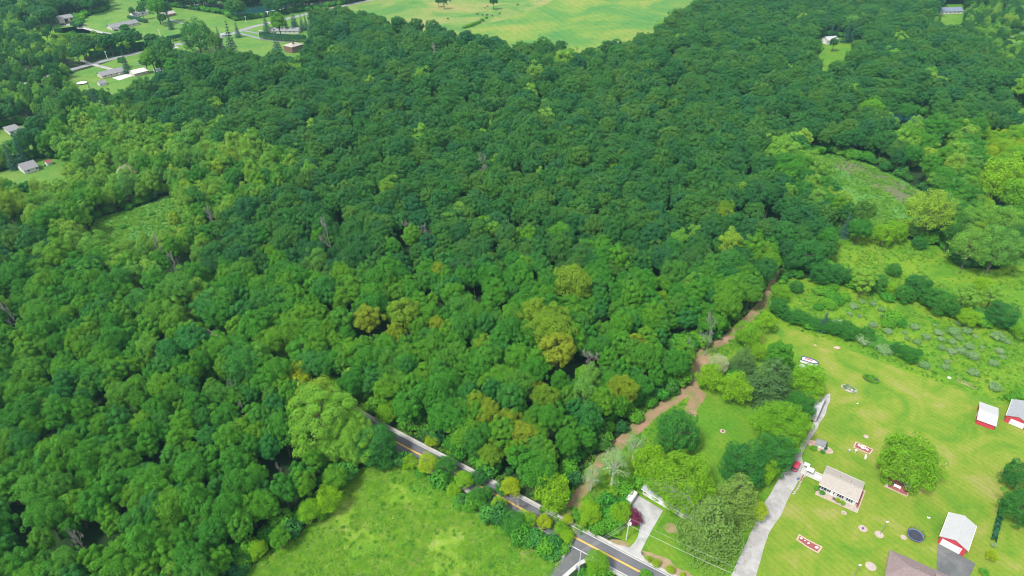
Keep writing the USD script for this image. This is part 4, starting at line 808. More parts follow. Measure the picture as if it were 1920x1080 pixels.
t = thing('pool_cover', 'grey tarpaulin heap on the white-rimmed far pool', 'cover', (*P(298, 132.5)[:2], .96)); m = trimesh.creation.icosphere(2, 2.6); m.apply_scale([1.2, .8, .25]); part(t, 'tarpaulin', m, GREYTARP, smooth=True)
# oval plant beds
def oval_bed(px, py, a, b, label, species, n, stones):
    c = P(px, py)[:2]; t = thing('planting_bed', label, 'garden bed', (*c, 0), HROT)
    e = shapely.affinity.scale(Point(0, 0).buffer(1.0, 24), a, b); part(t, 'soil', trimesh.creation.extrude_polygon(e, 0.1, engine='earcut'), [STONE, plain('dark_soil', (.05, .055, .03), .95)][not stones])
    r = np.random.default_rng(int(px)); sd = []
    for i in range(n):
        q = sphere_dirs(40, r); q[:, 2] = abs(q[:, 2]); an, ra = r.uniform(0, 6.28), math.sqrt(r.uniform(0, 1)) * .9
        o = np.array([a * ra * math.cos(an), b * ra * math.sin(an), .1]); s = r.uniform(.35, .7)
        sd.append(leaves(o + q * [s, s, s * 1.3], q, .3, r))
    part(t, 'plants', joined(sd), LEAF[species])
    if stones:
        for i, (x, y) in enumerate(((a * .35, -b * .3), (a * .75, -b * .25))): part(t, 'white_rock', cyl(.3, .1, .5, x, y, 8), WHITE)
oval_bed(1592, 729, 2.9, 2.0, 'grey-green oval planting bed with white rocks on the upper lawn', 'silver', 22, True)
oval_bed(1633, 711, 3.0, 2.3, 'bright green oval planting bed right of the grey one on the upper lawn', 'shrub', 34, False)
# travel trailer and boat by the trees
a, b = P(1533, 782, 2.9)[:2], P(1548, 747, 2.9)[:2]; u = (b - a) / np.linalg.norm(b - a); n = np.array([-u[1], u[0]]); Lc = np.linalg.norm(b - a)
t = thing('travel_trailer', 'long white travel trailer with brown striped side beside the end of the gravel drive', 'trailer', (*((a + b) / 2 + n * 1.3), 0), math.atan2(u[1], u[0]))
part(t, 'body', cat(bx(-Lc / 2, Lc / 2, -1.25, 1.25, .6, 2.9)), WALL_W); part(t, 'roof', bx(-Lc / 2 - .05, Lc / 2 + .05, -1.3, 1.3, 2.9, 3.0), METAL_W); part(t, 'stripe', bx(-Lc / 2 + .2, Lc / 2 - .2, -1.27, -1.252, .8, 1.7), plain('brown_stripe', (.22, .08, .07), .5), label='brown side stripe')
for i in range(4): part(t, 'window', bx(-Lc / 2 + 1 + i * Lc / 4, -Lc / 2 + 2.0 + i * Lc / 4, -1.275, -1.253, 1.8, 2.4), DARKGLASS)
for x in (-.5, .5):
    part(t, 'wheel', move(cyl(.36, -.12, .12, n=16), (x, -1.1, .36), 0, math.pi / 2), BLACKMAT)
for i, x in enumerate((-Lc * .22, Lc * .08)): part(t, 'roof_vent', ring(.2, .42, 3.0, 3.15, 14, x, .2), GREYTARP)
t = thing('motor_boat', 'white boat with navy rim and red deck parked on the lawn behind the trees', 'boat', (*P(1517, 680)[:2], 0), HROT + 0.1)
hull = Polygon([(-3.0, -1.2), (1.6, -1.2), (3.0, -.5), (3.0, .5), (1.6, 1.2), (-3.0, 1.2)]).buffer(.25)
part(t, 'hull', trimesh.creation.extrude_polygon(hull, 1.1, engine='earcut'), WHITE); part(t, 'rim', trimesh.creation.extrude_polygon(hull.difference(hull.buffer(-.4)), .2, engine='earcut').apply_translation([0, 0, 1.103]), plain('navy_vinyl', (.05, .05, .16), .5)); part(t, 'deck', bx(-2.0, 1.0, .0, .7, 1.104, 1.2), plain('red_deck', (.55, .08, .08), .5))
t = thing('covered_pile', 'pale grey covered pile beside the white boat', 'pile', (*P(1504, 687)[:2], 0)); m = trimesh.creation.icosphere(2, 1.1); m.apply_scale([1.2, .9, .7]); m.vertices *= 1 + .3 * (meshkit.noise(m.vertices * 2)[:, None] - .5); part(t, 'cover', m, plain('pale_tarp', (.55, .6, .62), .6), smooth=True)
for i, (px, py, lab) in enumerate(((1569.5, 652.5, 'pale heap of cut branches on the lawn beside the hedgerow'), (1528, 648, 'small pale stump near the boat on the lawn'), (1780, 709, 'white drum beside the weedy fence line'), (1608, 757, 'small white marker on the open lawn'), (1741, 971, 'small white stake on the lawn above the garage'))):
    m = trimesh.creation.icosphere(1, [.9, .4, .5, .22, .3][i]); m.apply_scale([1.6, 1.0, .5]); m.vertices += np.random.default_rng(i).normal(0, .08, m.vertices.shape); m.apply_translation([*P(px, py)[:2], .15]); top(['branch_pile', 'tree_stump', 'drum', 'marker', 'marker'][i], m, [EDGE, EDGE, WHITE, WHITE, WHITE][i], lab, ['branches', 'stump', 'drum', 'marker', 'marker'][i])

# ------------------------------------------------------------------ poles and wires
GALV = plain('pale_pole', (0.62, 0.60, 0.57), 0.7, noise=0.1, scale=2)
h1 = height_of((1174, 1012), 976); p1 = P(1174, 1012)
wdir = P(1370, 1080, h1 * .9)[:2] - p1[:2]; wdir /= np.linalg.norm(wdir); wn = np.array([-wdir[1], wdir[0]])
t = thing('utility_pole', 'pale wooden utility pole with transformer and crossarms beside the purple tree', 'utility pole', (p1[0], p1[1], 0), math.atan2(wn[1], wn[0]))
part(t, 'pole', tube([(0, 0, -.3), (0, 0, h1)], [.19, .13], 10), GALV); part(t, 'crossarm', bx(-1.2, 1.2, -.07, .07, h1 - .75, h1 - .6), GALV); part(t, 'crossarm', bx(-1.0, 1.0, -.2, -.09, h1 - 2.2, h1 - 2.06), GALV)
part(t, 'transformer', cat(cyl(.30, h1 - 2.0, h1 - 1.0, .1, -.48, 14), cyl(.1, h1 - 1.0, h1 - .85, .1, -.48, 8)), WHITE)
for x in (-1.1, 0, 1.1): part(t, 'insulator', cyl(.05, h1 - .6, h1 - .42, x, 0, 8), WHITE)
h2 = height_of((1085, 1074), 1032.5); p2 = P(1085, 1074)
t = thing('utility_pole', 'slim white pole standing by the mouth of the side road', 'utility pole', (p2[0], p2[1], 0)); part(t, 'pole', tube([(0, 0, -.3), (0, 0, h2)], [.16, .11], 10), GALV); part(t, 'pole_cap', cyl(.14, h2, h2 + .1), STEEL)
p3 = P(1520, 1170); t = thing('utility_pole', 'far end pole of the wires that cross the front lawn', 'utility pole', (p3[0], p3[1], 0)); part(t, 'pole', tube([(0, 0, -.3), (0, 0, h1)], [.19, .13], 10), GALV); part(t, 'crossarm', bx(-1.2, 1.2, -.07, .07, h1 - .75, h1 - .6), GALV)
WIRE = plain('pale_wire', (0.50, 0.50, 0.48), 0.5)
def wire(a, b, sag, label, r=0.022):
    t = np.linspace(0, 1, 24)[:, None]; q = a + (b - a) * t; q[:, 2] -= 4 * sag * (t * (1 - t))[:, 0]; top('power_line', tube(q, r, 4), WIRE, label, 'power line')
def armpt(p, x, z): return np.array([p[0] + wn[0] * x, p[1] + wn[1] * x, z])
wire(armpt(p1, 1.1, h1 - .42), armpt(p3, 1.1, h1 - .42), 1.0, 'upper of the power lines crossing the front lawn')
wire(armpt(p1, -1.1, h1 - .42), armpt(p3, -1.1, h1 - .42), 1.0, 'middle power line crossing the front lawn')
wire(armpt(p1, 0, h1 - 2.1), armpt(p3, 0, h1 - 2.1), 1.1, 'lowest power line crossing the front lawn')
wire(armpt(p1, 1.1, h1 - .42), np.array([p2[0], p2[1], h2]), .5, 'first of the wires crossing the road to the slim white pole')
wire(armpt(p1, -1.1, h1 - .42), np.array([p2[0], p2[1], h2 - .4]), .5, 'second of the wires crossing the road to the slim white pole')
wire(armpt(p1, 0, h1 - 2.1), np.array([p2[0], p2[1], h2 - 1.2]), .5, 'lowest wire crossing the road to the slim white pole')
def lamp(base, ty, label, head=True):
    h = height_of(base, ty); q = P(*base); t = thing('lamp_post', label, 'lamp post', (q[0], q[1], 0)); part(t, 'pole', tube([(0, 0, -.2), (0, 0, h)], [.10, .07], 8), STEEL)
    part(t, 'lamp_head', cat(bx(-.15, .55, -.16, .16, h, h + .22)), WHITE); part(t, 'lamp_base', cyl(.2, 0, .25), STEEL)
lamp((1651, 1000), 979, 'grey lamp post rising from the round stone bed'); lamp((1600, 1081), 1060, 'grey lamp post cut by the lower edge near the round bed')
h = height_of((1137.5, 1060), 1049); q = P(1137.5, 1060); t = thing('road_sign', 'thin white post marker beside the road right of the lime tree', 'sign', (q[0], q[1], 0)); part(t, 'post', cyl(.05, 0, h, n=8), WHITE); part(t, 'sign_plate', bx(-.18, .18, -.02, .02, h - .5, h), WHITE)
q = P(1082, 1066); t = thing('barrel', 'small grey-blue barrel on the pale gutter of the side road', 'barrel', (q[0], q[1], 0)); part(t, 'drum', cyl(.40, 0, .95, n=16), plain('grey_blue_drum', (.22, .23, .30), .5)); part(t, 'lid', cyl(.42, .95, 1.0, n=16), GREYTARP)
q = P(1203, 1041); t = thing('mailbox', 'dark mailbox at the mouth of the concrete drive', 'mailbox', (q[0], q[1], 0)); part(t, 'post', bx(-.06, .06, -.06, .06, 0, 1.0), WOOD); part(t, 'box', bx(-.14, .14, -.28, .28, 1.0, 1.3), SHUTTER)
for i, (base, ty, lab) in enumerate((((201.5, 110.5), 96, 'white pole in front of the long dark hedge beside the far road'), ((303.5, 77), 55, 'white pole before the upper clipped hedge, left of two'), ((333.5, 75), 70, 'white pole before the upper clipped hedge, right of two'), ((462, 43), 30, 'pale frame pole beside the far pond'), ((367, 18), 4, 'tall pale bare pole at the top wood edge'))):
    h = height_of(base, ty); q = P(*base); t = thing('far_pole', lab, 'pole', (q[0], q[1], 0)); part(t, 'pole', tube([(0, 0, 0), (0, 0, h)], [.22, .16], 6), WHITE); part(t, 'crossarm', bx(-.9, .9, -.1, .1, h - .8, h - .6), WHITE)
# red mulch banks with small yellow bushes along the road
# ------------------------------------------------------------------ vehicles
TYRE = plain('tyre_rubber', (0.02, 0.02, 0.02), 0.8)
def car(px, py, rot, label, col, name='parked_car', L=4.6, kind='suv', category='car', matname=None):
    q = P(px, py); t = thing(name, label, category, (q[0], q[1], 0), rot); m = MP(matname) if matname in USED else plain(matname, col, 0.3, coat=0.6); USED[matname] = 1
    def hull(pts): return trimesh.convex.convex_hull(np.array(pts, float))
    a = L / 2; w = .92
    body = cat(hull([(-a, s * w * .86, z) for s in (-1, 1) for z in (.45, .8)] + [(-a + .15, s * w, z) for s in (-1, 1) for z in (.35, .9)] + [(a - .25, s * w, z) for s in (-1, 1) for z in (.35, .85)] + [(a, s * w * .78, z) for s in (-1, 1) for z in (.45, .72)]),)
    part(t, 'body', body, m)
    x0, x1 = (-a + .1, a - 1.25) if kind == 'suv' else (-a + .9, a - 1.3)
    cabin = hull([(x0, s * w * .9, .88) for s in (-1, 1)] + [(x1, s * w * .9, .84) for s in (-1, 1)] + [(x0 + .35, s * w * .72, 1.6) for s in (-1, 1)] + [(x1 - .85, s * w * .72, 1.6) for s in (-1, 1)])
    part(t, 'window', cabin, DARKGLASS); part(t, 'roof', hull([(x + d, s * (w * .70), z) for d, x in ((0, x0 + .4), (0, x1 - .9)) for s in (-1, 1) for z in (1.59, 1.66)]), m)
    for sx in (-1, 1):
        for sy in (-1, 1):
            wh = part(t, 'wheel', move(cyl(.34, -.11, .11, n=16), (sx * L * .30, sy * (w - .08), .34), 0, math.pi / 2), TYRE); part(wh, 'rim', move(cyl(.2, -.115, .115, n=10), (sx * L * .30, sy * (w - .075), .34), 0, math.pi / 2), STEEL)
    for sy in (-1, 1): part(t, 'headlight', bx(a - .22, a - .02, sy * .6 - .16, sy * .6 + .16, .62, .78), WHITE); part(t, 'tail_light', bx(-a - .01, -a + .05, sy * .68 - .1, sy * .68 + .1, .6, .85), plain('tail_light_red', (.4, .02, .02), .3) if 'tlr' not in USED and not USED.update(tlr=1) else MP('tail_light_red'))
dd = P(1500, 860)[:2] - P(1487, 885)[:2]
car(1491.8, 876.5, math.atan2(dd[1], dd[0]), 'red car parked on the gravel drive beside the ranch house', (0.55, 0.02, 0.06), matname='red_car_paint')
car(208, 65.5, 0.15, 'long white car on the pale driveway at the far ranch house', (.8, .8, .8), matname='white_car_paint', L=5.4)
car(235, 60.5, 0.5, 'dark blue car parked nearest the far ranch house door', (.03, .04, .09), matname='navy_car_paint', L=4.8)
car(218.5, 57.8, 0.35, 'dark car at the garage end of the far ranch house', (.025, .025, .03), matname='black_car_paint', L=4.8)
car(239, 56.5, 0.35, 'dark car half behind the dark blue one at the far ranch house', (.05, .05, .06), matname='grey_car_paint', L=4.8)
car(119, 46.8, 0.2, 'dark truck outside the tan pole barn', (.03, .035, .05), matname='truck_paint', L=5.6)
car(130, 43.5, 1.3, 'red tractor-like car in front of the pole barn doors', (.4, .03, .08), matname='red_truck_paint', L=4.6)
car(490, 60.5, 0.1, 'white van beside the tall clipped hedge on the far drive', (.8, .8, .8), matname='white_van_paint', L=5.5)
car(1008, 1, 0.3, 'white car on the track at the far field edge', (.8, .8, .82), matname='white_truck_paint', L=6)
car(262.5, 121.5, 0.3, 'white car behind the far trees right of the pale garage', (.8, .8, .82), matname='pearl_car_paint', L=4.6)
# cattle in the far pasture
def cow_mesh():
    import manifold3d as m3
    def s(p, r): return m3.Manifold.sphere(r, 10).translate(p)
    H = m3.Manifold.batch_hull
    body = H([s((-.75, 0, 1.02), .36), s((.0, 0, .96), .44), s((.65, 0, 1.02), .38)])
    neck = H([s((.75, 0, 1.15), .26), s((1.15, 0, 1.2), .18)]); head = H([s((1.15, 0, 1.22), .19), s((1.55, 0, 1.02), .11)])
    legs = [H([s((x, y, .85), .16 if x < 0 else .14), s((x + (.08 if x < 0 else -.02), y, .42), .085)]) + H([s((x + (.08 if x < 0 else -.02), y, .42), .08), s((x, y, .06), .06)]) for x in (-.75, .6) for y in (-.22, .22)]
    tail = H([s((-1.08, 0, 1.15), .05), s((-1.2, 0, .6), .035)]); ears = H([s((1.12, -.28, 1.32), .05), s((1.12, .28, 1.32), .05)])
    out = body + neck + head + tail + ears
    for l in legs: out = out + l
    return out
COW = plain('dark_cattle_hide', (0.03, 0.022, 0.02), 0.8, noise=0.2, scale=3); cm = cow_mesh()
p = KINDS + '/cow_000'; UsdGeom.Xform.Define(stage, p); usdkit.mesh(stage, p + '/body', cm, COW, 40)
for i, (px, py) in enumerate(((914, 13.5), (909, 16), (895, 28), (904.6, 29), (913, 29.5), (923.5, 31), (937, 26.5), (839.6, 36.5), (608, 37.5), (615, 37.2), (631, 35.5), (700, 33), (838, 9), (971, 10))):
    q = thing('cow', 'dark cow grazing in the far pasture beyond the woods', 'cow', (*P(px, py)[:2], 0), i * 1.7, (1.25,) * 3, 'cattle in the far pasture'); pr = stage.GetPrimAtPath(q); pr.GetReferences().AddInternalReference(p); pr.SetInstanceable(True)
# fountain on the pond in the woods
t = thing('fountain', 'white fountain jet on the dark pond in the right-hand woods', 'fountain', (*P(1682, 236)[:2], 0))
r = np.random.default_rng(5); q = r.normal(0, 1, (160, 3)); hgt = r.uniform(0, 1, 160); q = np.c_[q[:, :2] * (1 - hgt[:, None]) * 0.9, hgt * 4.0]
part(t, 'spray', leaves(q, r.normal(size=(160, 3)), .35, r), plain('water_spray', (.75, .8, .82), .3)); part(t, 'float', cyl(.6, 0, .25), GREYTARP)
t = thing('pond_float', 'small white float near the far bank of the wood pond', 'float', (*P(1685, 213)[:2], 0)); part(t, 'deck', bx(-1.6, 1.6, -.8, .8, .1, .4), WHITE); part(t, 'rail', bx(-1.6, 1.6, .7, .8, .4, 1.0), WHITE)
# ------------------------------------------------------------------ trees and bushes that stand apart
T = plant
T('round', 1271, 811, 84, 'round_tree', 'dark green round tree alone beside the mown lawn left of the fire pit')
T('maple', 1280, 903, 116, 'maple_tree', 'large pale yellow-green maple over the hidden house, right of the concrete drive')
T('lime', 1219, 868, 66, 'bright_tree', 'bright green tree between the birches and the large pale maple')
T('shrub', 1208, 900, 46, 'leafy_bush', 'deep green bush hanging over the small white trailer', 'bush')
T('whitepine', 1338, 985, 112, 'pine_tree', 'largest pale green pine beside the front lawn')
T('whitepine', 1383, 932, 88, 'pine_tree', 'pale green pine behind the largest one beside the gravel drive')
T('yellow', 1420, 957, 38, 'yellow_tree', 'yellow-green tree squeezed between pine and gravel drive')
T('round', 1395, 872, 86, 'round_tree', 'dark round tree lowest in the row left of the gravel drive')
T('maple', 1465, 800, 102, 'maple_tree', 'pale yellow-green maple beside the upper gravel drive')
T('round', 1456, 852, 72, 'round_tree', 'mid green tree between the pale maple and the red car')
T('lime', 1433, 885, 44, 'bright_tree', 'narrow bright green tree in front of the dark round one by the drive')
T('lime', 1513, 714, 62, 'bright_tree', 'bright green tree in front of the white boat')
T('round', 1500, 763, 58, 'round_tree', 'green tree beside the long white travel trailer')
T('lime', 1522, 738, 40, 'bright_tree', 'small bright tree over the upper end of the travel trailer')
T('pine', 1447, 715, 84, 'pine_tree', 'wide dark pine in the middle of the tree island above the mown lawn')
T('pine', 1393, 680, 54, 'pine_tree', 'smaller dark pine next to the white-blossomed tree')
T('lime', 1379, 728, 56, 'bright_tree', 'bright lime tree at the lower edge of the tree island')
T('lime', 1332, 708, 48, 'bright_tree', 'green rounded tree at the left end of the tree island', k=1)
T('flower', 1348, 684, 38, 'blossom_tree', 'small tree covered in white blossom at the brown mown strip')
T('lime', 1424, 660, 32, 'bright_tree', 'small lime tree above the dark pines')
T('near', 1461, 666, 46, 'leafy_tree', 'green tree right of the dark pines near the upper lawn')
T('lime', 1404, 627, 48, 'bright_tree', 'lime tree beside the upper brown strip, lower of two')
T('lime', 1437, 604, 36, 'bright_tree', 'lime tree beside the upper brown strip, higher of two')
T('shrub', 1480, 690, 30, 'leafy_bush', 'green bush between the wide dark pine and the boat', 'bush')
T('shrub', 1375, 700, 34, 'leafy_bush', 'low green bush in the middle of the tree island', 'bush')
T('maple', 1706, 864, 108, 'maple_tree', 'large round yellow-green maple over the brick patio')
T('round', 1914, 893, 62, 'round_tree', 'green tree at the right edge, upper of two')
T('round', 1918, 950, 72, 'round_tree', 'green tree at the right edge, lower of two')
T('silver', 1893, 893, 22, 'pale_bush', 'pale bush against the right edge trees', 'bush')
T('yellow', 1860, 1042, 20, 'yellow_bush', 'small yellow-green bush right of the red garage', 'bush')
T('shrub', 1846, 1073, 17, 'leafy_bush', 'dark low bush right of the asphalt pad', 'bush')
T('silver', 1863, 1022, 11, 'pale_bush', 'small grey bush above the yellow-green one by the garage', 'bush')
T('purple', 1186, 970, 34, 'purple_tree', 'small purple-leaved tree behind the utility pole', k=0)
for a in ((1106, 962, 44, 'bright green bush at the left of the thicket by the concrete drive', 'lime'), (1140, 950, 52, 'green bush in the middle of the thicket by the concrete drive', 'shrub'), (1150, 978, 44, 'green bush at the roadside of the thicket by the drive', 'shrub'), (1122, 985, 36, 'low bush at the roadside of the thicket, left of the drive', 'shrub'), (1172, 940, 26, 'dark bush against the concrete drive edge', 'shrub'), (1170, 912, 42, 'dark bush below the tallest birch', 'shrub'), (1165, 962, 40, 'light bush in the thicket left of the purple tree', 'lime'), (1085, 965, 26, 'small dark bush at the left end of the roadside thicket', 'shrub')):
    T(a[4], a[0], a[1], a[2], 'leafy_bush' if a[4] != 'lime' else 'bright_bush', a[3], 'bush')
T('birch', 1152, 872, 54, 'birch_tree', 'tallest white-trunked birch beside the brown strip')
T('birch', 1110, 896, 36, 'birch_tree', 'small white-trunked birch above the roadside, left of two')
T('birch', 1190, 838, 38, 'birch_tree', 'leaning white-trunked birch above the bright green tree')
T('lime', 1036, 922, 66, 'bright_bush', 'large lime green bush between road and brown strip', 'bush')
T('yellow', 958, 913, 38, 'yellow_bush', 'yellow-green bush on the upper verge of the road', 'bush', tall=0.8)
T('yellow', 812, 825, 27, 'yellow_bush', 'small yellow bush on the upper verge before the wood', 'bush', tall=0.8)
T('lime', 725, 775, 42, 'bright_bush', 'lime bush at the upper verge where the road leaves the wood', 'bush')
T('lime', 1119, 1056, 46, 'bright_tree', 'bright tree standing in the mouth of the side road'); T('shrub', 1122, 1082, 48, 'leafy_bush', 'dark bush below the bright tree at the side road', 'bush'); T('shrub', 1098, 1082, 34, 'leafy_bush', 'low green bush right of the slim white pole', 'bush'); T('shrub', 1212, 1080, 24, 'leafy_bush', 'dark green treetop at the lower frame edge on the road', 'bush')
rs = [(767, 866, 34, 'lime'), (803, 868, 44, 'yellow'), (835, 873, 50, 'near'), (836, 905, 40, 'shrub'), (870, 900, 40, 'lime'), (898, 895, 38, 'near'), (862, 938, 36, 'shrub'), (893, 935, 46, 'near'), (924, 962, 42, 'shrub'), (942, 915, 32, 'near'), (966, 982, 58, 'near'), (988, 975, 40, 'lime'), (1006, 1005, 30, 'yellow'), (1020, 978, 32, 'yellow'), (1053, 990, 28, 'lime'), (1063, 1006, 30, 'lime'), (1064, 974, 24, 'yellow'), (1031, 1032, 46, 'shrub'), (1052, 1024, 38, 'shrub'), (880, 950, 30, 'shrub'), (945, 985, 34, 'shrub'), (985, 1012, 34, 'shrub'), (822, 905, 30, 'shrub'), (1012, 1022, 30, 'shrub'), (790, 885, 26, 'shrub'), (910, 925, 34, 'near'), (850, 920, 30, 'lime'), (935, 945, 34, 'lime')]
for i, (x, y, w, s) in enumerate(rs):
    nm = {'lime': ('bright_bush', 'lime green bush in the roadside hedge above the tall meadow'), 'yellow': ('yellow_bush', 'yellow-green young tree in the roadside hedge above the tall meadow'), 'near': ('leafy_tree', 'dark green small tree in the roadside hedge above the tall meadow'), 'shrub': ('leafy_bush', 'green low bush in the roadside hedge above the tall meadow')}[s]
    T('round' if s == 'near' else s, x, y, w * 0.92, nm[0], nm[1], 'tree' if s == 'near' else 'bush', nm[0].replace('_', ' ') + ' of the roadside hedge', tall=0.72)
T('cottonwood', 605, 792, 138, 'cottonwood_tree', 'huge pale green spreading tree at the top of the tall meadow', k=0)
T('cottonwood', 655, 822, 100, 'cottonwood_tree', 'pale green tree in front of the huge spreading one', k=1)
T('round', 702, 836, 86, 'leafy_tree', 'green tree at the upper corner of the meadow beside the road', tall=0.9)
T('yellow', 556, 706, 54, 'yellow_tree', 'yellow-green tree with orange tips over the hidden road')
T('lime', 582, 958, 44, 'bright_tree', 'single lime green tree at the left edge of the meadow'); T('lime', 616, 936, 50, 'bright_tree', 'lime green bush right of the single one at the meadow edge', k=2); T('near', 627, 896, 48, 'leafy_tree', 'green rounded tree at the left meadow edge below the spreading tree'); T('near', 524, 1008, 38, 'leafy_tree', 'small green tree at the meadow edge near the lower left wood'); T('lime', 484, 1030, 34, 'bright_tree', 'low light green tree at the lower meadow edge')
# right-hand field: trees round the pasture
T('ash', 1822, 462, 74, 'ash_tree', 'pale forked tree with visible trunk at the pasture edge'); T('ash', 1872, 465, 86, 'ash_tree', 'wide pale tree with leaning trunk at the pasture edge', k=2)
T('ash', 1745, 398, 88, 'ash_tree', 'broad mid green tree between wetland and pasture', k=3); T('round', 1800, 478, 40, 'leafy_tree', 'low green tree left of the forked pale tree', tall=0.7)
T('ash', 1828, 415, 62, 'ash_tree', 'pale tree behind the forked one at the pasture edge', k=4); T('ash', 1885, 420, 70, 'ash_tree', 'pale tree behind the wide one at the right edge', k=1)
T('lime', 1682, 434, 38, 'bright_tree', 'bright lime tree at the top edge of the pasture'); T('lime', 1656, 440, 40, 'bright_tree', 'green bushy tree left of the lime one at the pasture top'); T('round', 1725, 455, 30, 'leafy_tree', 'dark low tree under the broad tree at the pasture', tall=0.7); T('spruce', 1587, 425, 22, 'spruce_tree', 'small bluish spruce at the top left of the pasture'); T('near', 1612, 428, 40, 'leafy_tree', 'dark tree at the upper pasture edge right of the spruce')
T('lime', 1886, 330, 70, 'bright_tree', 'upper yellow-green sunlit tree at the right edge above the pasture'); T('lime', 1908, 365, 64, 'bright_tree', 'lower yellow-green sunlit tree at the right edge above the pasture'); T('lime', 1862, 350, 54, 'bright_tree', 'yellow-green tree left of the sunlit pair at the right edge')
hr = [(1514, 480, 80, 'near'), (1545, 512, 56, 'near'), (1494, 538, 30, 'near'), (1574, 514, 50, 'near'), (1600, 528, 40, 'shrub'), (1620, 527, 46, 'pale'), (1646, 530, 44, 'near'), (1677, 506, 32, 'round'), (1722, 533, 52, 'round'), (1697, 552, 40, 'near'), (1763, 565, 60, 'near'), (1740, 556, 44, 'near'), (1810, 555, 48, 'pale'), (1842, 534, 40, 'lime'), (1860, 556, 42, 'pale'), (1880, 590, 62, 'near'), (1817, 596, 44, 'lime'), (1838, 590, 40, 'shrub'), (1917, 622, 38, 'lime'), (1664, 556, 30, 'shrub'), (1786, 582, 36, 'near'), (1668, 540, 28, 'lime'), (1848, 606, 30, 'shrub'), (1898, 612, 34, 'shrub'), (1540, 545, 30, 'shrub'), (1560, 536, 26, 'shrub')]
where = ['tallest dark tree at the left end of', 'dark tree second from the left end of', 'narrow dark tree left of', 'green tree in the left part of', 'bush in the left part of', 'paler tree in the left part of', 'green tree left of the round-topped one in', 'small round-topped dark tree in', 'large round dark tree standing out in', 'tree under the two round ones in', 'dark broad tree in the middle of', 'dark tree right below the large round one in', 'pale thin tree in the right half of', 'lime tree behind the right half of', 'pale feathery tree right of the lime one in', 'broad tree near the right end of', 'lime bush at the right foot of', 'bush right of the lime bush in', 'lime bush at the right end of', 'dark bush left of the round trees in', 'small tree in the middle of', 'small lime bush in', 'low bush before the broad right tree of', 'low bush at the right end of', 'low bush at the near left of', 'little bush near the left end of']
for (x, y, w, s), wh in zip(hr, where):
    T('round' if s == 'near' else s, x, y, w * 0.9, {'spruce': 'spruce_tree', 'shrub': 'leafy_bush', 'round': 'round_tree', 'lime': 'bright_tree', 'pale': 'ash_tree'}.get(s, 'leafy_tree'), wh + ' the hedgerow between pasture and scrub field', 'bush' if s == 'shrub' else 'tree', tall=1.0 if s == 'spruce' else 0.8)
for i, (x, y, w) in enumerate(((1636, 569, 13), (1617, 566, 11), (1601, 574, 15), (1653, 580, 13), (1593, 588, 10), (1637, 609, 15), (1664, 621, 17), (1716, 612, 16), (1697, 624, 10), (1738, 631, 16), (1719, 640, 14), (1760, 624, 16), (1765, 636, 13), (1765, 651, 14), (1788, 621, 24), (1815, 620, 19), (1799, 634, 13), (1785, 640, 15), (1818, 650, 17), (1801, 656, 18), (1785, 658, 16), (1823, 666, 21), (1870, 631, 24), (1829, 631, 10), (1875, 658, 15), (1880, 669, 11), (1864, 680, 17), (1825, 698, 19), (1866, 725, 22), (1773, 687, 14), (1798, 606, 14), (1842, 651, 9), (1754, 610, 8), (1776, 678, 11), (1732, 684, 19), (1655, 592, 12), (1612, 592, 9), (1888, 640, 14), (1720, 658, 10), (1700, 634, 9))):
    T('silver', x, y, w, 'silver_bush', 'silvery green rounded bush standing in the weedy scrub field', 'bush', 'silver bushes in the scrub field')
for i, (x, y, w) in enumerate(((1559, 553, 26), (1548, 566, 24), (1570, 562, 26), (1558, 572, 22), (1585, 556, 20), (1676, 594, 34), (1664, 606, 26), (1688, 604, 24), (1535, 575, 18), (1911, 738, 26), (1895, 745, 20), (1600, 612, 10))):
    T('shrub', x, y, w, 'leafy_bush', 'green bush in the thickets of the weedy scrub field', 'bush', 'green bushes in the scrub field')
hp = np.array([(1452, 580), (1486, 598), (1527, 614), (1568, 620), (1606, 632), (1647, 650), (1681, 662), (1713, 674), (1722, 680)], float); s_ = np.r_[0, np.cumsum(np.linalg.norm(np.diff(hp, axis=0), axis=1))]; r = np.random.default_rng(21)
for i, q in enumerate(np.linspace(0, s_[-1], 58)):
    x, y = np.interp(q, s_, hp[:, 0]), np.interp(q, s_, hp[:, 1]); sp = ['shrub', 'round', 'round', 'shrub', 'silver', 'round'][int(r.integers(6))]
    T(sp, x + r.normal(0, 3), y - 8 + r.normal(0, 4), r.uniform(20, 34), 'hedgerow_bush', 'bush of the thick hedgerow between the upper lawn and the scrub field', 'bush', 'bushes of the lawn hedgerow', tall=0.75)
T('spruce', 1546, 604, 20, 'spruce_tree', 'dark bluish spruce in the hedgerow above the upper lawn')
T('round', 1461, 575, 34, 'leafy_tree', 'dark narrow tree at the head of the lawn hedgerow'); T('lime', 1462, 548, 34, 'bright_tree', 'light tree at the upper end of the brown strip')
for i, (x, y, w) in enumerate(((1168, 1054 - 20, 8), (1217, 1040 + 8, 12), (1230, 1056, 16), (1257, 1068, 16), (1280, 1078, 10))):
    if i: T('yellow', x, y, w, 'yellow_bush', 'small yellow bush planted on the bare bank along the road', 'bush', 'yellow bushes on the road bank')
for x, y, w, sp, lab in ((1571, 938, 9, 'yellow', 'round yellow bush in the bed before the ranch house'), (1580, 943, 9, 'lime', 'round green bush in the bed before the ranch house'), (1542, 924, 10, 'shrub', 'dark green bush in the left front bed of the ranch house'), (1532, 916, 10, 'shrub', 'bluish bush at the left corner of the ranch house'), (1526, 840, 12, 'shrub', 'green bush at the left of the small playhouse'), (1543, 847, 9, 'shrub', 'bush right in front of the small playhouse'), (1549, 836, 8, 'spruce', 'little dark shrub right of the small playhouse')):
    T(sp, x, y, w, 'garden_bush', lab, 'bush')
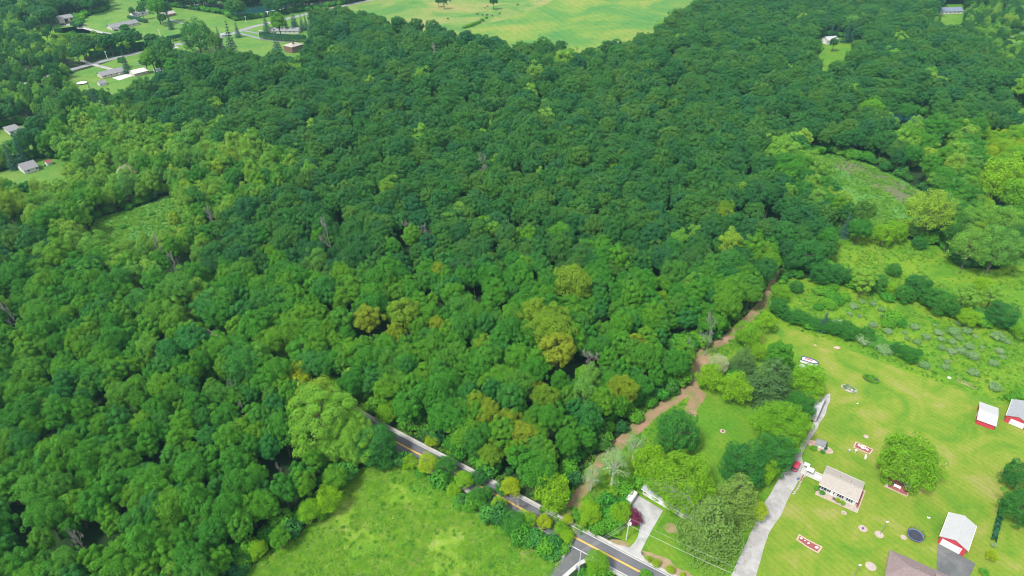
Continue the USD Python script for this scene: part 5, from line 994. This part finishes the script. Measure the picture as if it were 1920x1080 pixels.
# upper left
T('round', 369, 68, 56, 'big_dark_tree', 'biggest dark round tree on the far lawn'); T('spruce', 413, 82, 22, 'spruce_tree', 'dark conifer right of the biggest dark tree'); T('spruce', 433, 84, 30, 'spruce_tree', 'tall dark cone-shaped conifer on the far lawn'); T('dark', 402, 78, 26, 'leafy_tree', 'tree leaning on the biggest dark tree of the far lawn'); T('spruce', 444, 56, 13, 'spruce_tree', 'small dark evergreen left of the far road junction')
for i, (x, y, w, s) in enumerate(((283, 108, 36, 'near'), (300, 104, 34, 'dark'), (318, 112, 34, 'dark'), (272, 116, 22, 'near'), (310, 92, 24, 'dark'), (288, 84, 20, 'dark'), (325, 128, 30, 'near'), (300, 122, 18, 'near'))):
    T(s, x, y, w, 'leafy_tree', ['lightest', 'largest', 'darkest', 'leftmost', 'topmost', 'rearmost', 'lowest', 'small middle'][i] + ' tree of the clump hiding the far road beside the white-rimmed pool')
T('spruce', 235, 119, 17, 'spruce_tree', 'dark spruce between the patio house and the pale garage'); T('near', 228, 114, 14, 'leafy_tree', 'light little tree left of the dark spruce at the patio house'); T('near', 254, 163, 17, 'round_tree', 'dark round tree on the lawn below the pale garage'); T('near', 289, 165, 14, 'leafy_tree', 'small dark tree at the lower far lawn')
T('spruce', 520, 91, 28, 'spruce_tree', 'broad dark cone tree left of the two-storey house'); T('dark', 582, 88, 26, 'leafy_tree', 'dark tree right of the two-storey house')
for i, (x, y, w, s) in enumerate(((498, 45, 16, 'spruce'), (522, 42, 30, 'near'), (549, 45, 14, 'spruce'), (552, 38, 12, 'spruce'), (565, 43, 12, 'spruce'), (582, 40, 20, 'spruce'), (590, 32, 22, 'dark'), (601, 42, 14, 'spruce'), (628, 43, 18, 'spruce'), (655, 40, 16, 'spruce'), (680, 32, 26, 'dark'), (537, 48, 12, 'spruce'), (573, 44, 12, 'spruce'), (612, 46, 12, 'dark'), (640, 50, 14, 'dark'))):
    T(s, x, y, w, 'far_evergreen' if s == 'spruce' else 'leafy_tree', 'tree in the row behind the ranch house with the tall hedge', 'tree', 'row of trees behind the hedged ranch house')
for i, (x, y, w, s, lab) in enumerate(((303, 33, 18, 'dark', 'dark tree between the small gabled house and the brown one'), (318, 42, 12, 'spruce', 'dark evergreen before the brown-walled far house'), (265, 18, 16, 'dark', 'tree behind the small gabled far house'), (247, 20, 11, 'dark', 'round tree left of the small gabled far house'), (292, 12, 30, 'near', 'light tall tree behind the small gabled far house'), (310, 16, 22, 'dark', 'dull tree behind the brown-walled far house'), (92, 54, 13, 'dark', 'small round tree below the pole barn'), (925, 2, 16, 'dark', 'lone dark tree in the far pasture'), (1052, 87, 22, 'dark', 'round dark tree at the near edge of the hay field'), (832, 1, 14, 'dark', 'bush beside the farm building at the top edge'), (822, 2, 12, 'dark', 'bush left of the farm building at the top edge'), (1564, 80, 16, 'dark', 'dark tree right in front of the white barn'))):
    T(s, x, y, w, 'far_evergreen' if s == 'spruce' else 'far_tree', lab)
for i, (x, y) in enumerate(((870, 51), (876, 49), (882, 47), (888, 45), (893, 43), (898, 41), (904, 37), (912, 33))):
    T('shrub', x, y, [7, 8, 9, 9, 8, 8, 9, 6][i], 'fence_row_bush', 'bush of the dark row along the edge of the hay field', 'bush', 'bushes along the hay field edge')
for i, (x, y, w) in enumerate(((1538, 52, 16), (1546, 48, 18), (1560, 58, 10), (1590, 58, 20), (1600, 62, 16), (1606, 60, 16), (1572, 55, 12), (1532, 62, 14), (178, 192, 24), (200, 206, 22), (188, 204, 18), (36, 282, 26), (18, 296, 22), (90, 240, 24), (72, 246, 18))):
    T('spruce', x, y, w, 'spruce_tree', 'blue-green spruce behind the white barn clearing' if i < 8 else 'dark evergreen among the trees near the left-hand houses', 'tree', 'spruces behind the white barn' if i < 8 else 'evergreens near the left-hand houses')
sh = np.random.default_rng(33)
for i in range(46):
    x, y = sh.uniform(70, 268), 0; y = 52 + (x - 70) * 0.14 + sh.uniform(0, 34) * (1 - (x - 70) / 330)
    T(['shrub', 'near', 'pale', 'lime', 'dark'][int(sh.integers(5))], x, y, sh.uniform(7, 15), 'thicket_bush', 'bush of the light green thicket between the pole barn and the long hedge', 'bush', 'bushes of the far thicket')
for i in range(40):
    x, y = sh.uniform(1800, 1925), sh.uniform(40, 100)
    T(['shrub', 'silver', 'dark', 'near'][int(sh.integers(4))], x, y, sh.uniform(8, 18), 'thicket_bush', 'bush of the open thicket right of the upper right house', 'bush', 'bushes of the upper right thicket')
for i, (x, y, w, s) in enumerate(((340, 520, 26, 'shrub'), (365, 535, 22, 'lime'), (350, 552, 20, 'shrub'), (230, 425, 12, 'shrub'), (285, 400, 10, 'shrub'))):
    T(s, x, y, w, 'leafy_bush', ['bush at the top of the small gap left of the large wood', 'lime bush in the small gap left of the large wood', 'bush at the foot of the small gap left of the large wood', 'low bush in the left clearing', 'tiny bush at the back of the left clearing'][i], 'bush')
T('flower', 240, 330, 40, 'blossom_tree', 'tree with cream-white blossom above the left clearing'); T('flower', 152, 446, 16, 'blossom_tree', 'white blossom bush at the left end of the clearing')
for x, y, w, sp, lab in ((1632, 208, 46, 'lime', 'bright lime tree at the left end of the wood pond'), (1667, 238, 32, 'pale', 'pale tree in front of the wood pond'), (1712, 246, 40, 'pale', 'pale tree before the right part of the wood pond'), (1752, 240, 46, 'near', 'green tree at the right end of the wood pond'), (1700, 208, 34, 'near', 'green tree on the far bank of the wood pond'), (1664, 205, 30, 'dark', 'dark tree on the far bank behind the pond float')):
    T(sp, x, y, w, 'pond_tree', lab)
# dead trees
for i, (x, y, w, lab, tall) in enumerate(((905, 313, 34, 'bare grey tree high in the middle of the large wood', 1), (768, 430, 26, 'bare grey tree left of the two in the central gap', 1), (795, 440, 34, 'bare grey bush-like tree in the central gap', .8), (955, 440, 30, 'bare grey tree right of the bright lime crown', .8), (690, 568, 18, 'pale feathery dead treetop in the large wood', 1.2), (30, 594, 34, 'pale bare forked tree at the left edge', 1.3), (184, 772, 38, 'bare grey tree in the lower left wood', .9), (462, 772, 34, 'bare grey tree left of the huge spreading tree', .8), (436, 733, 30, 'tan dying tree in the lower wood', 1), (150, 1010, 46, 'bare grey tree deep in the lower left wood', 1), (85, 955, 40, 'pale bare branches in a dark gap of the lower left wood', 1), (526, 890, 30, 'bare grey tree at the left meadow edge', 1.1), (1290, 650, 34, 'bare grey tree on the brown strip, left of two', 1), (1330, 622, 46, 'largest bare grey tree beside the brown strip', 1.1), (1112, 676, 40, 'bare fallen-looking branches at the edge of the front wood', .8), (262, 567, 30, 'pale bare tree over the hidden road', 1), (815, 103, 18, 'tall pale dead trunk in the far wood', 1.4), (752, 76, 22, 'bare grey treetop at the far wood edge', .8), (1656, 176, 16, 'bare pale tree above the wood pond', 1), (620, 445, 40, 'dark bare forked tree in a gap of the large wood', 1.2), (667, 140, 18, 'grey bare treetop in the far wood', .8), (290, 470, 26, 'leaning pale trunk right of the left clearing', 1.6), (325, 500, 24, 'leaning pale trunk lower right of the left clearing', 1.6), (398, 410, 24, 'leaning white trunk in the pale left wood', 1.6), (895, 580, 16, 'thin pale dead trunk in the front wood', 1.6), (967, 938, 30, 'grey bare bush beside the road above the meadow', .8), (560, 1000, 0, '', 1))):
    if w: T('dead', x, y, w, 'dead_tree', lab, 'dead tree', None, None, tall * 1.2)
T('lime', 903, 425, 38, 'bright_tree', 'single bright lime crown in the centre of the large wood'); T('lime', 1148, 320, 30, 'bright_tree', 'bright lime crown in the upper right of the large wood'); T('lime', 1180, 345, 28, 'bright_tree', 'bright green crown right of the upper lime one')
for x, y, w, lab in ((1035, 615, 84, 'large golden-olive tree at the front of the wood'), (1045, 660, 70, 'golden-olive tree below the large one'), (1075, 530, 70, 'olive tree in the middle of the wood'), (1005, 590, 56, 'olive tree left of the large golden one'), (690, 600, 50, 'olive-yellow tree in the centre-left of the wood'), (760, 590, 60, 'golden olive tree in the centre of the wood')):
    T('olive', x, y, w, 'olive_tree', lab)
# clipped hedges: one thing each
def hedge(pts, w, h, label, bumps=False):
    L = LineString(px_line(pts)); r = np.random.default_rng(int(L.length * 10)); n = int(L.length * (w + 2 * h) * 9); out, c = [], []
    s = r.uniform(0, L.length, n); q = np.array([L.interpolate(a).coords[0] for a in s]); d = np.array([L.interpolate(min(a + .1, L.length)).coords[0] for a in s]) - np.array([L.interpolate(max(0, a - .1)).coords[0] for a in s]); d /= np.linalg.norm(d, axis=1, keepdims=True) + 1e-9; nn = np.c_[-d[:, 1], d[:, 0]]
    u = r.uniform(0, math.pi, n); hh = h * (1 - 0.22 * np.abs(np.sin(s * math.pi / 2.4)) if bumps else 1 + 0 * s)
    pts3 = np.c_[q + nn * (np.cos(u) * w / 2)[:, None], hh * np.sin(u) ** 0.35]; ou = np.c_[nn * np.cos(u)[:, None], np.sin(u)]
    t = thing('hedge', label, 'hedge'); part(t, 'foliage', leaves(pts3, ou, .9, r, .4), LEAF['hedge'])
    part(t, 'stem', cat(*[tube([(*L.interpolate(a).coords[0], 0), (*L.interpolate(a).coords[0], h * .7)], .1, 4) for a in np.arange(.5, L.length, 2.5)]), BARK)
hedge([(170, 111), (200, 106), (240, 98), (272, 91)], 5, 6.5, 'long dark hedge beside the far road opposite the patio house'); hedge([(316, 79), (330, 76), (345, 73)], 3.5, 5.5, 'clipped dark hedge left of the biggest dark tree')
hedge([(490, 73), (520, 76), (545, 78), (574, 78)], 4, 7.0, 'tall clipped hedge of pointed evergreens before the ranch house', True); hedge([(243, 35), (255, 38), (275, 43)], 4, 3.5, 'low dark hedge in front of the small gabled far house'); hedge([(136, 49), (152, 52)], 4, 3.5, 'short dark hedge below the pole barn'); hedge([(1880, 940), (1872, 975), (1862, 1015)], 1.2, 1.0, 'narrow overgrown strip along the fence line right of the garage')
# tall grass and weeds: nobody could count them
def scatter(name, label, poly, n, meshes, mats, smin, smax, seed, z=0.0):
    r = np.random.default_rng(seed); x0, y0, x1, y1 = poly.bounds; from_ = shapely.prepared.prep(poly); pts = []
    while len(pts) < n:
        q = r.uniform((x0, y0), (x1, y1), (4000, 2)); pts += [p for p in q if from_.contains(Point(p))]
    pts = np.array(pts[:n]); keep = []
    pi = UsdGeom.PointInstancer.Define(stage, '/World/' + name); tag(pi.GetPrim(), label, name.replace('_', ' '), None, 'stuff'); tg = []
    for i, (m, mt) in enumerate(zip(meshes, mats)):
        p = f'/World/{name}/tuft_{i:03d}'; UsdGeom.Xform.Define(stage, p); usdkit.mesh(stage, p + '/blades', m, mt); tg.append(p)
    dens = meshkit.fbm(np.c_[pts / 9, np.zeros(n)], 3, seed); ok = r.uniform(0, 1, n) < np.clip((dens - 0.28) * 2.6, 0.12, 1); pts = pts[ok]; k = len(pts)
    pi.CreatePrototypesRel().SetTargets(tg); pi.CreateProtoIndicesAttr(Vt.IntArray([int(a) for a in r.integers(0, len(tg), k)])); pi.CreatePositionsAttr(Vt.Vec3fArray.FromNumpy(np.c_[pts, np.full(k, z)].astype(np.float32)))
    s = r.uniform(smin, smax, (k, 1)); pi.CreateScalesAttr(Vt.Vec3fArray.FromNumpy(np.repeat(s, 3, 1).astype(np.float32))); an = r.uniform(0, 3.14, k); pi.CreateOrientationsAttr(Vt.QuathArray([Gf.Quath(math.cos(a), 0, 0, math.sin(a)) for a in an]))
def tuft(seed, n=30, h=0.45, spread=1.0, w=0.34):
    r = np.random.default_rng(seed); q = np.c_[r.normal(0, spread / 2, (n, 2)), r.uniform(.05, h, n)]; v, f = leaves(q, np.tile([0, 0, 1.0], (n, 1)) + r.normal(0, .25, (n, 3)), w, r, .25, .45); return trimesh.Trimesh(v, f, process=False)
def weed(seed): 
    r = np.random.default_rng(seed); q = sphere_dirs(36, r); q[:, 2] = abs(q[:, 2]); v, f = leaves(q * [.55, .55, .6] * r.uniform(.6, 1, (36, 1)), q, .3, r); return trimesh.Trimesh(v, f, process=False)
vis = lambda pl: pl.intersection(poly_px([(-60, 1110), (-60, 300), (1980, 300), (1980, 1110)]))
scatter('tall_grass', 'tall grass and weeds of the meadow below the road', vis(MEADOW_P), 9000, [tuft(1), tuft(2, 36, .6, 1.3), tuft(3, 24, .7, .7), tuft(4, 40, .5, 1.6), weed(15)], [LEAF['grass'], LEAF['grass'], LEAF['grass'], LEAF['grass'], LEAF['shrub']], .6, 1.3, 5)
scatter('field_weeds', 'weeds and tall grass of the scrub field and pasture', vis(unary_union([SCRUB_P, PAST_P]).difference(LAWN_P)), 10000, [tuft(5), weed(6), tuft(7, 20, .5, 1.2), weed(8)], [LEAF['grass'], LEAF['grass'], LEAF['grass'], LEAF['shrub']], .6, 1.3, 6)
scatter('wetland_reeds', 'leafy green plants covering the wetland and the left clearing', unary_union([WET_P, LCLEAR_P]), 9000, [weed(9), weed(10), tuft(11, 24, .7, 1.0)], [LEAF['pale'], LEAF['shrub'], LEAF['grass']], .9, 1.6, 7)
edge = unary_union([ROAD.buffer(9).difference(ROAD.buffer(4.9)), STRIP.buffer(5).difference(STRIP)]).difference(unary_union([LAWN_P, MIDLAWN_P, kerb_side.buffer(1), poly_px([(1150, 1015), (1200, 900), (1260, 950), (1220, 1060)])]))
scatter('verge_weeds', 'rough grass and weeds along the road verges and the brown strip', vis(edge), 9000, [weed(12), tuft(13), weed(14)], [LEAF['grass'], LEAF['grass'], LEAF['shrub']], .6, 1.4, 8)
def bush_mesh(k): v, f = shrub(400 + k, 1.6, 2.6, 14, 60, .5)[0]; return trimesh.Trimesh(v, f, process=False)
wide = poly_px([(-60, 1110), (-60, -60), (1980, -60), (1980, 1110)])
edge_of = unary_union([g.buffer(8).difference(g.buffer(0.5)) for g in (MEADOW_P, PAST_P, WET_P, LCLEAR_P, POND_P.buffer(4), BARN_P, HOUSE_P, LH1_P, LH2_P, HYARD_P, TL_P, HAY_P, PAST_FAR, RC1_P, RC2_P)] + [ROAD.buffer(14).difference(ROAD.buffer(6.5)), STRIP.buffer(8)])
und = edge_of.difference(unary_union([MEADOW_P, YARD_P, PAST_P, WET_P.buffer(-2), LCLEAR_P.buffer(-1), POND_P.buffer(1), BARN_P, HOUSE_P, LH1_P, LH2_P, HYARD_P, TL_P, PAST_FAR, RC1_P, RC2_P, SCRUBTL_P, ROAD.buffer(6.5), FROAD.buffer(7), STRIP.buffer(0.6), poly_px([(1015, 1045), (1066, 1010), (1120, 1000), (1340, 1110), (1330, 1300), (900, 1300)])])).intersection(wide)
scatter('undergrowth', 'green undergrowth filling the foot of the wood edges', und, 9000, [bush_mesh(0), bush_mesh(1), bush_mesh(2)], [LEAF['near'], LEAF['shrub'], LEAF['dark']], .8, 2.2, 9)
build_woodland()
def tell_apart():
    """Small groups of look-alikes in a row: each says which one it is, counted from the left."""
    words = 'first second third fourth fifth sixth seventh eighth ninth tenth eleventh twelfth thirteenth fourteenth fifteenth'.split(); sets = {}
    for p in stage.GetPrimAtPath('/World').GetChildren():
        g, l = p.GetCustomDataByKey('group'), p.GetCustomDataByKey('label')
        if g: sets.setdefault((g, l), []).append(p)
    for (g, l), ps in sets.items():
        if 2 <= len(ps) <= 15:
            def left(p):
                if p.IsA(UsdGeom.Mesh): q = np.mean(np.array(UsdGeom.Mesh(p).GetPointsAttr().Get()), 0)
                else: q = p.GetAttribute('xformOp:translate').Get()
                return to_px(q)[0]
            for i, p in enumerate(sorted(ps, key=left)):
                w = l.split(); p.SetCustomDataByKey('label', ' '.join(w[:12]) + f', {words[i]} from left')
tell_apart()
# ------------------------------------------------------------------ the air
if HAZE:
    usdkit.material(stage, MP('haze_air'), {'v': ('principled_volume', {'color': (0.40, 0.86, 0.95), 'density': HAZE, 'anisotropy': 0.2})}, volume='v.volume')
    top('haze', bx(-2700, 2700, -700, 3700, -1.0, CAM_H + 6), MP('haze_air'), 'pale blue-green summer haze over the far woods', 'haze', None, 'stuff')
